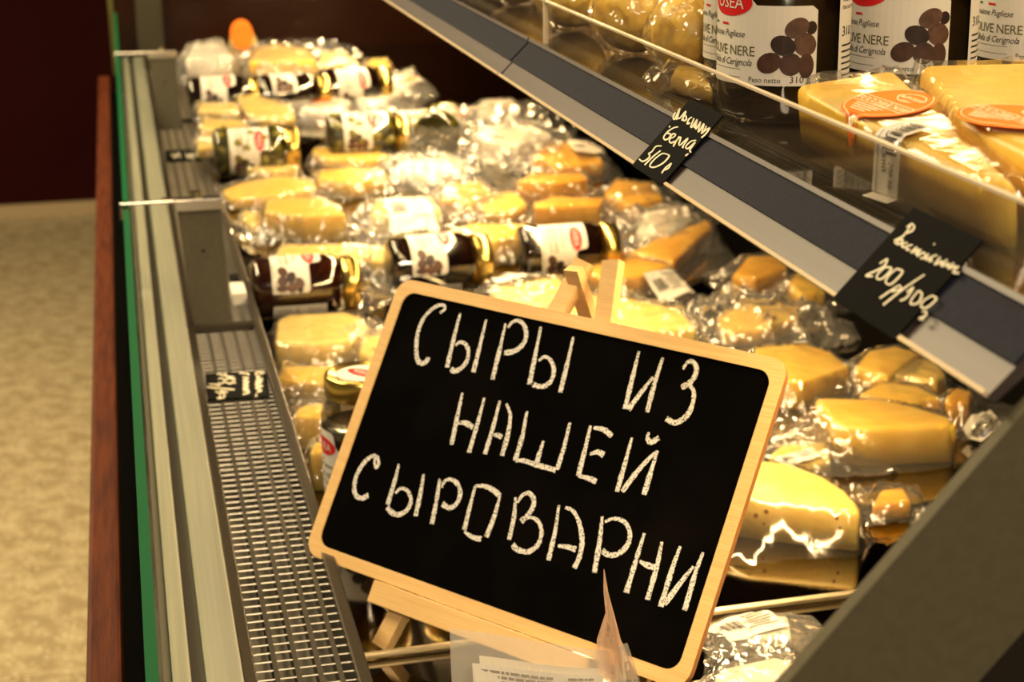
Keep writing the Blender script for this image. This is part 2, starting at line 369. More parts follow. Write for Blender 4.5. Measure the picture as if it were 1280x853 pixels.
rodL, rodR = P(440, 823, H1-.0035), P(1062, 740, H1-.0035)
cb(MB().tube((.1215, rodL.y, rodL.z), (.95, rodR.y+.012, rodL.z), .0028, 10), 'divider_rod', 'rod')
# near side frame: sloping arm close to the eye
YF = .50
a0, a1 = at_y(1280, 515, YF), at_y(985, 853, YF); dr = (a1-a0).normalized(); pr = Vector((-dr.z, 0, dr.x))
if pr.x < 0: pr = -pr
wdt = .058
lo_ = a0+dr*((a0.z-z(.565))/-dr.z); hi_ = a0-dr*.36
fr = MB()
for yy in (YF, YF+.006): fr.v += [(q.x, yy, q.z) for q in (hi_, lo_, lo_+pr*wdt, hi_+pr*wdt)]
fr.f = [(0, 1, 2, 3), (7, 6, 5, 4), (0, 4, 5, 1), (1, 5, 6, 2), (2, 6, 7, 3), (3, 7, 4, 0)]
cb(fr, 'side_frame_arm', 'arm_grey')
fr = MB()
for yy in (YF+.001, YF+.005): fr.v += [(q.x, yy, q.z) for q in (hi_+pr*wdt, lo_+pr*wdt, lo_+pr*(wdt+.03), hi_+pr*(wdt+.03))]
fr.f = [(0, 1, 2, 3), (7, 6, 5, 4), (0, 4, 5, 1), (1, 5, 6, 2), (2, 6, 7, 3), (3, 7, 4, 0)]
cb(fr, 'side_frame_shaded_side', 'frame_dark')  # the arm's shaded side, its darkness put into a flat strip's colour

# ------------------------------------------------------------------ upper shelf with its price rail
SH = .165
shelf = thing('display_shelf', 'upper shelf of the case with grey price rail and clear acrylic riser', 'shelf', (.62, 2.0, z(SH)))
def sb(mb, name, m, **k):
    mb.v = [tuple(Vector(v)-Vector((.62, 2.0, z(SH)))) for v in mb.v]
    return mb.build(name, m, k.pop('parent', shelf), **k)
RX, LX, LH = .2975, .2725, .1895
sb(MB().box((RX, .509, z(SH+.012)), (.95, 3.80, z(SH))), 'shelf_plate', 'shelf_glass')
sb(MB().box((.92, .509, z(SH+.05)), (.95, 3.80, z(SH+.012))), 'shelf_bracket', 'black')
def rail_pt(t, off=0.0): return (RX+(LX-RX)*t-off*.707, z(SH+(LH-SH)*t)+off*.707)
for y0, y1 in ((.509, 1.279), (1.284, 2.02), (2.025, 2.77), (2.775, 3.8)):
    rb = sb(MB().prism([rail_pt(0), rail_pt(1), (rail_pt(1)[0]+.003, rail_pt(1)[1]-.0025), (RX+.003, z(SH+.006))], y0, y1), 'price_rail', 'lip')
    def sub(mb, name, m):
        mb.v = [tuple(Vector(v)-Vector((.62, 2.0, z(SH)))) for v in mb.v]; return mb.build(name, m, rb)
    sub(MB().prism([rail_pt(.05, .0004), rail_pt(.60, .0004), rail_pt(.60, .0016), rail_pt(.05, .0016)], y0, y1), 'card_insert', 'slate')
    sub(MB().prism([rail_pt(-.02, 0), rail_pt(.05, 0), rail_pt(.05, .0030), rail_pt(-.02, .0034)], y0, y1), 'rail_lip', 'lip')
    sub(MB().prism([rail_pt(.96, .0002), rail_pt(1.01, 0), rail_pt(1.01, .0024), rail_pt(.96, .0022)], y0, y1), 'rail_edge', 'lip_edge')
for y0, y1 in ((.509, 1.268), (1.272, 2.30), (2.304, 3.8)):
    rs = sb(MB().box((.3035, y0, z(SH)), (.3060, y1, z(.1345))), 'riser_panel', 'acrylic')
    e = MB().box((.3033, y0, z(.1347)), (.3062, y1, z(.1335))).box((.3030, y1-.003, z(SH)), (.3062, y1, z(.1335)))
    e.v = [tuple(Vector(v)-Vector((.62, 2.0, z(SH)))) for v in e.v]; e.build('riser_edge', 'acrylic_edge', rs)

# ------------------------------------------------------------------ chalkboard sign on its small easel
BC = Vector((.24675402, 1.08541414, ZC-.42320212)); lean, byaw = .5371625, .64816
EX = Vector((math.sin(byaw), -math.cos(byaw), 0)); NH = Vector((-math.cos(byaw), -math.sin(byaw), 0))
UP = Vector((0, 0, math.cos(lean)))-NH*math.sin(lean); NN = EX.cross(UP)
BR = Matrix((EX, UP, NN)).transposed()
BW, BH = .336, .2141
sign = thing('chalkboard_sign', 'black chalkboard in pale plywood on a small easel, chalked СЫРЫ ИЗ НАШЕЙ СЫРОВАРНИ', 'sign', BC, BR)
def rrect(w_, h_, r, n=6):
    out = []
    for cx, cy, a in ((w_/2-r, h_/2-r, 0), (-w_/2+r, h_/2-r, 90), (-w_/2+r, -h_/2+r, 180), (w_/2-r, -h_/2+r, 270)):
        out += [(cx+r*math.cos(math.radians(a+90*i/n)), cy+r*math.sin(math.radians(a+90*i/n))) for i in range(n+1)]
    return out
def frame_mesh():
    o = rrect(BW, BH, .013); i = rrect(BW-.0185, BH-.0185, .010); n = len(o); mb = MB()
    V = [(x, y, zz) for zz in (0, -.0045) for q in (o, i) for x, y in q]; Fc = []
    for k in range(n):
        j = (k+1) % n
        Fc += [(k, j, n+j, n+k), (2*n+k, 3*n+k, 3*n+j, 2*n+j), (k, 2*n+k, 2*n+j, j), (n+k, n+j, 3*n+j, 3*n+k)]
    mb.add(V, Fc); return mb
fo = frame_mesh().build('frame', 'ply', sign)
n_ = 28
mesh('scorched_edge', [(x*s_, y*s_, zz) for zz in (-.0004, -.0046) for s_ in (1.0006,) for x, y in rrect(BW, BH, .013)], [(k, n_+k, n_+(k+1) % n_, (k+1) % n_) for k in range(n_)], 'ply_edge', fo)
ib = rrect(BW-.0184, BH-.0184, .010)
bp_ = mesh('board', [(x, y, -.0012) for x, y in ib]+[(x, y, -.0045) for x, y in ib], [tuple(range(n_)), tuple(range(n_, 2*n_))[::-1]], 'board', sign)
def to_board(u, v, off=.0):
    r = Vector(ray(u, v)); o = Vector((0, 0, ZC)); c = BC+NN*off; t = (c-o).dot(NN)/r.dot(NN); q = o+r*t-BC
    return (q.dot(EX), q.dot(UP))
STROKES = [  # chalk strokes of each letter: (origin x, y, scale, [points])
 (480, 360, 4.923, [
  [[(345, 155), (375, 130), (365, 107), (320, 115), (265, 160), (225, 225), (203, 310), (200, 400), (210, 450), (235, 465), (262, 452), (274, 428)]],
  [[(470, 155), (430, 310), (388, 490)], [(440, 355), (465, 335), (500, 345), (520, 390), (510, 450), (475, 495), (435, 512), (412, 500)], [(630, 195), (590, 360), (550, 520)]],
  [[(748, 220), (710, 390), (668, 565)], [(762, 245), (790, 212), (830, 203), (865, 235), (875, 300), (850, 355), (800, 390), (740, 402)]],
  [[(966, 240), (930, 420), (895, 595)], [(952, 450), (985, 425), (1020, 440), (1045, 495), (1035, 560), (1000, 600), (950, 607), (918, 595)], [(1166, 302), (1125, 480), (1085, 645)]]]),
 (720, 420, 4.923, [
  [[(388, 95), (350, 250), (302, 450)], [(475, 255), (400, 350), (322, 455)], [(535, 135), (485, 290), (438, 470)]],
  [[(658, 205), (690, 160), (725, 165), (742, 210), (715, 275), (650, 320)], [(650, 320), (695, 308), (725, 345), (715, 430), (675, 500), (610, 535), (555, 510)]]]),
 (540, 480, 4.0, [
  [[(153, 45), (128, 160), (98, 305)], [(130, 198), (165, 195), (205, 218)], [(262, 70), (225, 210), (185, 345)]],
  [[(340, 85), (305, 220), (265, 352)], [(372, 100), (392, 160), (378, 260), (350, 360)], [(308, 255), (330, 258), (350, 268)]],
  [[(475, 138), (450, 270), (415, 385)], [(415, 385), (460, 385), (520, 405), (620, 432)], [(558, 285), (540, 340), (522, 405)], [(690, 195), (660, 320), (625, 430)]],
  [[(793, 210), (765, 330), (732, 460)], [(808, 220), (860, 230), (900, 262)], [(790, 352), (830, 342), (860, 357)], [(732, 460), (780, 472), (822, 490)]],
  [[(1000, 270), (962, 410), (925, 540)], [(1125, 338), (1080, 380), (1010, 460), (952, 540)], [(1128, 335), (1095, 440), (1060, 555)], [(1085, 242), (1078, 272), (1095, 293), (1135, 270)]]]),
 (420, 550, 4.923, [
  [[(240, 112), (238, 150), (250, 172), (262, 150), (256, 112), (225, 100), (170, 145), (125, 225), (113, 300), (125, 345), (160, 360), (200, 342)]],
  [[(388, 150), (360, 260), (318, 400)], [(365, 330), (400, 300), (440, 315), (462, 370), (440, 430), (385, 462), (340, 445), (316, 415)], [(540, 212), (520, 330), (490, 470)]],
  [[(640, 240), (618, 380), (590, 520)], [(652, 295), (670, 255), (710, 245), (750, 275), (765, 330), (745, 390), (700, 420), (655, 395)]],
  [[(858, 285), (820, 430), (790, 555)], [(790, 565), (840, 600), (895, 612)], [(858, 285), (910, 285), (960, 305), (1010, 345)], [(1010, 345), (975, 470), (925, 600)]],
  [[(1105, 355), (1095, 480), (1065, 615)], [(1115, 390), (1150, 340), (1190, 330), (1218, 370), (1205, 430), (1140, 505)], [(1140, 500), (1200, 478), (1250, 510), (1265, 580), (1240, 650), (1180, 690), (1115, 675), (1088, 645)]]]),
 (640, 600, 4.561, [
  [[(268, 145), (245, 300), (208, 460)], [(305, 158), (350, 180), (385, 250), (400, 350), (385, 440), (355, 505)], [(262, 378), (310, 382), (365, 398)]],
  [[(515, 210), (500, 350), (470, 530)], [(530, 240), (580, 222), (640, 240), (672, 300), (660, 370), (610, 420), (555, 430), (515, 405)]],
  [[(755, 305), (710, 450), (652, 645)], [(728, 465), (765, 485), (810, 500)], [(855, 355), (825, 500), (772, 685)]],
  [[(960, 380), (910, 520), (848, 725)], [(1035, 495), (960, 590), (870, 710)], [(1090, 415), (1050, 520), (1015, 640), (985, 745)]]])]
k = 0
for ox, oy, sc, letters in STROKES:
    for lt in letters:
        gs = []
        for st in lt:
            pts = [to_board(ox+a/sc, oy+b/sc, -.001) for a, b in st]; gs.append(ribbon(pts, .0020, .0037, k, .16)); k += 1
        V, Fc = merge(gs)
        mesh('chalk_letter', [(x, y, -.0009) for x, y in V], Fc, 'chalk', bp_)
# easel: ledge, two front legs, rear strut
MB().box((-.0945, -.1235, -.016), (.0945, -.1078, .002)).build('ledge', 'ply', sign, bevel=.0006)
MB().box((-.05, -.03, -.020), (.05, -.018, -.013)).build('crossbar', 'ply', sign)
MB().beam((-.0165, .147, -.0095), (-.0775, -.1500, -.0095), .0135, .008, (1, 0, 0)).build('leg', 'ply', sign)
MB().beam((.0065, .151, -.0095), (.0755, -.1500, -.0095), .0135, .008, (1, 0, 0)).build('leg', 'ply', sign)
BI = BR.inverted()
def bl(p): return BI @ (Vector(p)-BC)
ft = BC-NH*.155+EX*.01; ft.z = z(H1)+.001
tp = Vector((-.0165, .1385, .0010))
MB().beam(tp, bl(ft), .0125, .007, (1, 0, 0)).build('rear_strut', 'ply', sign)

# ------------------------------------------------------------------ black price cards on the rail
def price_card(name, label, pl, strokes, org, sc, top_px):
    """pl: y range along the rail"""
    y1, y0 = pl
    t = thing('price_card', label, 'price tag', ((RX+LX)/2, (y0+y1)/2, z((SH+LH)/2)), None, 'handwritten black price cards')
    o = Vector(t.location)
    pts = [rail_pt(1.04, .0026), rail_pt(.0, .0040), (RX+.0052, z(SH)+.0115)]
    mb = MB(); n = len(pts)
    V = [(x, yy, zz) for yy in (y0, y1) for x, zz in pts]+[(x+.0005, yy, zz-.0007) for yy in (y0, y1) for x, zz in pts]
    Fc = [(0, 1, n+1, n), (1, 2, n+2, n+1)]; Fc += [tuple(i+2*n for i in f[::-1]) for f in Fc]
    Fc += [(0, n, 3*n, 2*n), (2, 2*n+2, 3*n+2, n+2), (0, 2*n, 2*n+1, 1), (1, 2*n+1, 2*n+2, 2), (n, n+1, 3*n+1, 3*n), (n+1, n+2, 3*n+2, 3*n+1)]
    mb.add([tuple(Vector(v)-o) for v in V], Fc); card = mb.build('card', 'black', t)
    quads = []
    for tri in ((pts[0], pts[1]), (pts[1], pts[2])):
        a, b = Vector((tri[0][0], 0, tri[0][1])), Vector((tri[1][0], 0, tri[1][1])); e = (b-a).normalized(); nn = Vector((-e.z, 0, e.x))
        if nn.z < 0: nn = -nn
        quads.append((a+nn*.0004, e, nn, (b-a).length))
    eye = Vector((0, 0, ZC))
    def place(u, v):
        r = Vector(ray(u, v)); w0 = y_ = 0
        for i, (a, e, nn, ln) in enumerate(quads):
            s_ = (a-eye).dot(nn)/r.dot(nn); q = eye+r*s_; w_ = (q-a).dot(e)
            if i == 0 and w_ <= ln: return q
            if i == 0: w0, y_ = w_-ln, q.y
            else: return a+e*min(w0, ln*.94)+Vector((0, y_, 0))
    MBs = MB()
    for j, st in enumerate(strokes):
        V, Fc = ribbon([(org[0]+a/sc, org[1]+b/sc) for a, b in st], .75*SW, 1.0*SW, j, .08)
        MBs.add([tuple(place(*p)-o) for p in V], Fc)
    me = mesh('lettering', MBs.v, MBs.f, 'marker', card)
    return t
SW = 2.0
S1 = [[(500, 160), (478, 195), (490, 225), (545, 120)], [(545, 120), (515, 215), (505, 230)], [(510, 210), (540, 215), (600, 150), (560, 240)],
      [(600, 185), (575, 205), (580, 240), (605, 225), (600, 190)], [(660, 205), (630, 225), (612, 270), (640, 260)], [(680, 215), (650, 290), (660, 300), (710, 230), (680, 310)],
      [(710, 235), (695, 320), (745, 250)], [(745, 250), (720, 340), (730, 340), (775, 270), (755, 350)], [(800, 290), (770, 350), (750, 360), (830, 310), (790, 370), (750, 405)],
      [(445, 290), (440, 305)], [(525, 300), (480, 310), (420, 350), (385, 400), (400, 425), (440, 405), (450, 370), (410, 360)],
      [(440, 415), (480, 400), (500, 375), (470, 370), (440, 430), (455, 455), (490, 440)], [(535, 390), (480, 490), (500, 440), (550, 400), (530, 470)],
      [(530, 470), (545, 475), (620, 410), (570, 490), (580, 500)], [(700, 430), (650, 440), (600, 490), (620, 510), (690, 450), (640, 520), (650, 550)], [(625, 560), (595, 580)],
      [(365, 485), (310, 490), (270, 540), (240, 560), (250, 580), (230, 610), (180, 635), (145, 610)], [(355, 530), (280, 590), (200, 670)],
      [(430, 570), (370, 560), (290, 620), (250, 680), (300, 690), (380, 650), (435, 590), (430, 570)], [(460, 650), (400, 700), (365, 750)], [(460, 655), (430, 700), (390, 720)]]
def ycut(u, v): return P(u, v, SH).y
price_card('a', 'black card on the price rail, handwritten Маслины белла 510 р', (P(836.7, 151, SH).y, P(876, 172.5, SH).y), S1, (780, 120), 7.758, None)
S2 = [[(515, 105), (470, 165), (415, 195)], [(490, 115), (520, 95), (535, 115), (515, 140), (480, 150)], [(415, 205), (440, 210)], [(470, 185), (440, 195), (432, 215), (455, 210), (470, 190)],
      [(495, 205), (465, 215), (465, 232), (485, 230)], [(525, 220), (495, 225), (490, 248), (510, 245)], [(550, 230), (515, 265), (560, 245), (540, 275)], [(575, 245), (550, 285), (590, 265), (600, 290), (570, 300)],
      [(620, 270), (600, 305), (640, 290)], [(645, 285), (620, 320)], [(670, 280), (640, 290), (635, 320)], [(690, 290), (655, 335), (700, 315), (690, 340)], [(730, 305), (695, 345), (740, 330), (725, 350)],
      [(770, 325), (735, 360), (780, 345), (770, 370)], [(800, 345), (765, 380), (800, 385)], [(650, 212), (655, 218)], [(838, 330), (841, 334)],
      [(330, 330), (360, 310), (375, 305), (350, 350), (250, 400), (290, 405)], [(365, 350), (320, 390), (315, 420), (350, 415), (400, 360), (365, 350)], [(430, 360), (385, 400), (365, 440), (400, 450), (465, 380), (430, 360)],
      [(440, 460), (380, 500), (330, 535)], [(445, 455), (455, 480), (400, 495)], [(595, 395), (470, 480), (350, 575)], [(490, 500), (530, 470), (490, 530), (450, 550)],
      [(560, 490), (520, 540), (515, 570), (560, 560), (580, 510), (560, 490)], [(640, 520), (590, 550), (575, 585), (610, 590), (665, 540), (640, 520)], [(580, 615), (605, 615), (600, 640), (565, 655), (590, 660)]]
S2 = [[(a, b) for a, b in s_] for s_ in S2]
SW = 2.6
price_card('b', 'black card nearest on the price rail, handwritten Российский 200р/100г', (P(1116, 296, SH).y, P(1209, 340, SH).y), S2, (1030, 260), 4.738, None)
# cards laid on the grille
def grille_card(label, px, h, strokes, org, sc, SWg):
    c = [P(u, v, h) for u, v in px]; o = sum(c, Vector())/4
    t = thing('price_card', label, 'price tag', o, None, 'handwritten black price cards')
    V = [q-o+Vector((0, 0, .0006)) for q in c]+[q-o-Vector((0, 0, .0006)) for q in c]
    card = MB().add(V, [(0, 1, 2, 3), (7, 6, 5, 4), (0, 4, 5, 1), (1, 5, 6, 2), (2, 6, 7, 3), (3, 7, 4, 0)]).build('card', 'black', t)
    mb = MB()
    for j, st in enumerate(strokes):
        V, Fc = ribbon([(org[0]+a/sc, org[1]+b/sc) for a, b in st], SWg*.8, SWg, j, .1)
        mb.add([tuple(P(a, b, h-.0009)-o) for a, b in V], Fc)
    mb.build('lettering', 'marker', card)
S3 = [[(265, 240), (290, 235), (350, 255), (450, 275)], [(350, 225), (370, 260)], [(280, 290), (310, 280), (350, 298), (400, 280), (440, 298), (465, 288)], [(275, 330), (310, 340), (350, 320), (400, 340), (440, 325), (465, 332)],
      [(180, 345), (260, 350), (300, 365)], [(150, 375), (300, 390), (455, 402)], [(250, 420), (290, 440), (300, 480), (265, 500), (330, 490), (350, 460), (300, 420), (380, 430)],
      [(505, 230), (520, 225), (580, 230), (612, 245)], [(540, 270), (600, 280), (545, 310), (605, 320), (545, 350), (600, 360), (545, 390), (605, 395)], [(545, 420), (580, 410), (610, 430), (545, 455)],
      [(680, 215), (780, 220)], [(675, 225), (700, 260), (760, 230), (690, 285), (755, 290), (680, 320), (745, 320), (675, 350), (750, 365), (680, 385), (740, 410), (690, 430)], [(690, 450), (680, 480)]]
grille_card('small black price card lying on the wire grille, chalked 133/100', [(257, 468), (333, 463.5), (337, 496), (258, 501)], .5165, S3, (240, 440), 8.53, 1.7)
S4 = [[(455, 765), (475, 790), (490, 765), (500, 790)], [(530, 765), (540, 790), (555, 770), (565, 800)], [(580, 765), (600, 790)], [(460, 780), (500, 770)], [(540, 780), (600, 775)]]
grille_card('small black price card far along the grille behind the nearer glass post', [(206, 188), (249, 186), (253, 200), (208, 203)], .5165, S4, (100, 0), 4.0, 1.1)

# ------------------------------------------------------------------ olive jars
JR, JH = .0355, .1235
def wrap(g, r, off): return [((r+off)*math.cos(a/r), (r+off)*math.sin(a/r), b) for a, b in g[0]]
def deco(name, gs, m, parent, off, step=.004):
    g_ = fine(merge(gs), step) if step else merge(gs); return mesh(name, wrap(g_, JR, off), g_[1], m, parent)
def T(s, x, y, size, shear=0, align='LEFT', space=1.0): return move(text_geo(s, size, shear, align, space), x, y)
def oval_olive(x, y, a, b, rot): return move(disc(0, 0, a, b, 20), x, y, rot)
def build_jar(tone):
    t = bpy.data.objects.new('olive_jar', None); COL.objects.link(t)
    V, Fc = lathe([(.0001, .0006), (.026, .0006), (.033, .003), (JR, .008), (JR, .088), (.034, .094), (.030, .1005), (.0285, .104), (.0285, .110)], 44)
    mesh('glass', V, Fc, 'glass', t, True)
    top = .098 if tone != 'brown' else .078
    V, Fc = lathe([(.0001, .0022), (.026, .0022), (.032, .0042), (JR-.0016, .009), (JR-.0016, min(top, .087)), (.0325, min(.0935, top+.002)), (.029, min(top+.001, .0985)), (.0001, min(top+.0015, .0985))], 44)
    if tone == 'green':
        cn = mesh('brine', V, Fc, 'green_brine', t, True); V2, F2 = lathe([(.0001, -.014), (.004, -.0125), (.0085, -.006), (.0098, .001), (.0080, .008), (.0035, .0128), (.0001, .014)], 12)
        me = None; rng = random.Random(5)
        for ring_ in range(5):
            for i in range(8):
                a = i*math.pi/4+ring_*.4+rng.uniform(-.1, .1)
                if me is None:
                    o = mesh('olive', V2, F2, 'olive', t, True); me = o.data
                else: o = link('olive', me, t)
                o.location = (.0258*math.cos(a), .0258*math.sin(a), .014+ring_*.0185)
                o.rotation_euler = (rng.uniform(-.9, .9), rng.uniform(-.9, .9), rng.uniform(0, 3))
    else:
        mesh('olives_in_brine', V, Fc, {'black': 'black_brine', 'red': 'red_brine', 'brown': 'brown_brine'}[tone], t, True)
    # lid
    V, Fc = lathe([(.0305, .1035), (.0320, .1045), (.0320, .119), (.0312, .1215), (.0290, .1228), (.0270, .1222), (.0262, .1212), (.0001, .1212)], 48)
    ld = mesh('lid', V, Fc, 'gold', t, True)
    g_ = disc(0, 0, .0215, .0215, 36); mesh('lid_paper', [(x, y, .1214) for x, y in g_[0]], g_[1], 'paper', ld)
    g_ = disc(0, 0, .0165, .0075, 30); mesh('lid_oval', [(y, -x, .1216) for x, y in g_[0]][::1], [f[::-1] for f in g_[1]], 'red', ld)
    g_ = text_geo('OSEA', .0085, 0, 'CENTER'); mesh('lettering', [(y-.003, -x, .1218) for x, y in g_[0]], g_[1], 'paper', ld)
    # front label: cut corner at top right
    wl = .0385
    pts = [(-wl, .0225), (wl, .0225), (wl, .0620), (wl-.003, .0645), (.0060, .0645), (.0030, .0675), (.0015, .0765), (-.0015, .0790), (-wl, .0790)]
    lab = deco('front_label', [(pts, [tuple(range(len(pts)))])], 'paper', t, .0005)
    deco('red_oval', [disc(-.0130, .0655, .0165, .0075, 36)], 'red', lab, .0007)
    deco('lettering', [T('OSEA', -.0130, .0622, .0092, 0, 'CENTER')], 'paper', lab, .0009, .003)
    deco('lettering', [T('OLIVE NERE', .0056, .0378, .0074, 0, 'RIGHT', .95)], 'green_ink', lab, .0007, .004)
    deco('lettering', [T('Passione Pugliese', -.0010, .0474, .0050, .35, 'RIGHT', .95), T('la Bella di Cerignola', .0037, .0325, .0052, .35, 'RIGHT', .92), T('Peso netto', .0020, .0242, .0040), T('310 g', .0240, .0242, .0052)], 'ink', lab, .0007, .004)
    deco('rule', [rect(-.018, .0305, .030, .0003), rect(-.018, .0262, .030, .0003)], 'grey_ink', lab, .0007)
    deco('flag', [rect(-.0160, .0538, .006, .0012)], 'red', lab, .0007); deco('flag', [rect(-.028, .0538, .005, .0012)], 'flag_green', lab, .0007)
    _oi = 0
    for (x, y, a, b, r) in ((.0245, .0340, .0060, .0060, 0), (.0318, .0444, .0060, .0064, .8), (.0351, .0531, .0030, .0035, 0), (.0327, .0332, .0042, .0066, 0), (.0273, .0531, .0067, .0050, .5), (.0204, .0439, .0067, .0052, -.35), (.0133, .0347, .0067, .0053, .4)):
        _oi += 1; deco('olive_picture', [oval_olive(x, y, a, b, r)], ('olive_print_dark', 'olive_print', 'olive_print_light')[_oi % 3], lab, .0006+.00004*_oi, .005)
    # back label
    s0 = JR*math.radians(87); bw = .036
    bl_ = deco('side_label', [rect(s0+bw/2, .0525, bw, .060)], 'paper', t, .0005)
    ln = [T(s_, s0+.0025, .078-i*.0042, .0031) for i, s_ in enumerate(('Маслины', 'консервированные', 'Состав: маслины,', 'вода, соль', 'без косточки'))]
    ln += [T('310 г', s0+.0025, .047, .0075)]+[rect(s0+.016, .042-i*.0032, .026, .0009) for i in range(6)]
    deco('lettering', ln, 'ink', bl_, .0007, .004)
    return t
PROTO = {}
def copy_tree(o, parent=None):
    c = o.copy(); COL.objects.link(c); c.parent = parent
    for ch in o.children: copy_tree(ch, c)
    return c
def put_jar(tone, label, loc, rot, group):
    if tone not in PROTO: PROTO[tone] = build_jar(tone); o = PROTO[tone]
    else: o = copy_tree(PROTO[tone])
    o.matrix_world = Matrix.Translation(loc) @ rot.to_4x4(); o['label'] = label; o['category'] = 'jar'; o['group'] = group
    return o
RX90 = Matrix.Rotation(math.pi/2, 3, 'Y')
def lying(tone, label, u0, u1, vb, spin, yaw=0, lift=0, pitch=0):
    """jar on its side, lid to +X, standing on the deck along its lowest line at picture row vb"""
    c = hit((u0+u1)/2, vb, lift); c = c+Vector((0, JR*.75, JR+.0008)); 
    c.z = z(deck_h(c.y))+lift+JR+.0010
    R_ = Matrix.Rotation(math.radians(yaw), 3, 'Z') @ Matrix.Rotation(math.radians(pitch), 3, 'Y') @ RX90 @ Matrix.Rotation(math.radians(spin), 3, 'Z')
    return put_jar(tone, label, c-R_ @ Vector((0, 0, JH/2)), R_, 'olive jars on the deck')
lying('red', 'dark red olive jar lying nearest the glass post, gold lid to the right', 318, 455, 406, 205)
lying('black', 'black olive jar lying behind the sign corner, half inside a clear bag', 488, 620, 376, 215, 4)
lying('black', 'black olive jar lying behind the easel top, white label and red oval forward', 652, 780, 360, 250)
lying('green', 'green olive jar lying on its side with the white label turned forward', 262, 385, 226, 255)
lying('green', 'green olive jar lying under shiny film right of the other green one', 398, 530, 206, 232)
lying('black', 'black olive jar lying farthest left beside the end of the grille', 238, 330, 152, 228)
lying('black', 'black olive jar lying in the middle of the far row of three', 325, 412, 148, 195, 8)
lying('black', 'black olive jar at the right end of the far row, tilted', 405, 488, 138, 262, 12)
lying('green', 'green olive jar lying behind film right of the far jars', 526, 590, 196, 240, 70)
jb = hit(467, 658); jb = jb+Vector((0, JR*.9, .0004))
put_jar('brown', 'upright olive jar with gold lid half behind the chalkboard', jb, Matrix.Rotation(math.radians(-145), 3, 'Z'), 'olive jars on the deck')
put_jar('brown', 'upright olive jar hidden behind the chalkboard, seen mirrored in the deck', jb+Vector((.079, .012, 0)), Matrix.Rotation(math.radians(-30), 3, 'Z'), 'olive jars on the deck')
for u, v, sp, lb in ((986, 152, -144, 'upright jar of black olives left of the front three on the shelf'), (1147, 136, -144, 'upright jar of black olives in the middle behind the wedges'), (1306, 120, -142, 'upright jar of black olives at the right edge of the shelf')):
    c = P(u, v, SH)+Vector((0, .012, .0004)); put_jar('black' if 0 else 'brown', lb, c, Matrix.Rotation(math.radians(sp), 3, 'Z'), 'olive jars on the shelf')
c = P(962, 121, SH)+Vector((0, .012, .0004)); put_jar('brown', 'upright jar of black olives peeping out behind the left shelf jar', c, Matrix.Rotation(math.radians(-150), 3, 'Z'), 'olive jars on the shelf')

# ------------------------------------------------------------------ bagged cheeses
def inside(px, py, poly):
    r = np.zeros(px.shape, bool); n = len(poly); j = n-1
    for i in range(n):
        xi, yi = poly[i]; xj, yj = poly[j]
        c = ((yi > py) != (yj > py)) & (px < (xj-xi)*(py-yi)/(yj-yi+1e-12)+xi); r ^= c; j = i
    return r
class Sheet:
    pass
def crinkles(X, Y, rng, n, amp, W, Dp):
    Z = np.zeros_like(X)
    for _ in range(n):
        a = rng.uniform(0, math.pi); cx, cy = rng.uniform(-W/2, W/2), rng.uniform(-Dp/2, Dp/2)
        d = (X-cx)*math.cos(a)+(Y-cy)*math.sin(a); l = -(X-cx)*math.sin(a)+(Y-cy)*math.cos(a)
        ln = rng.uniform(.012, .05); wd = rng.uniform(.0025, .006)
        Z += amp*rng.uniform(.3, 1)*rng.choice((1, 1, -.6))*np.exp(-np.abs(d)/wd)*np.exp(-(l/ln)**2)
    return Z
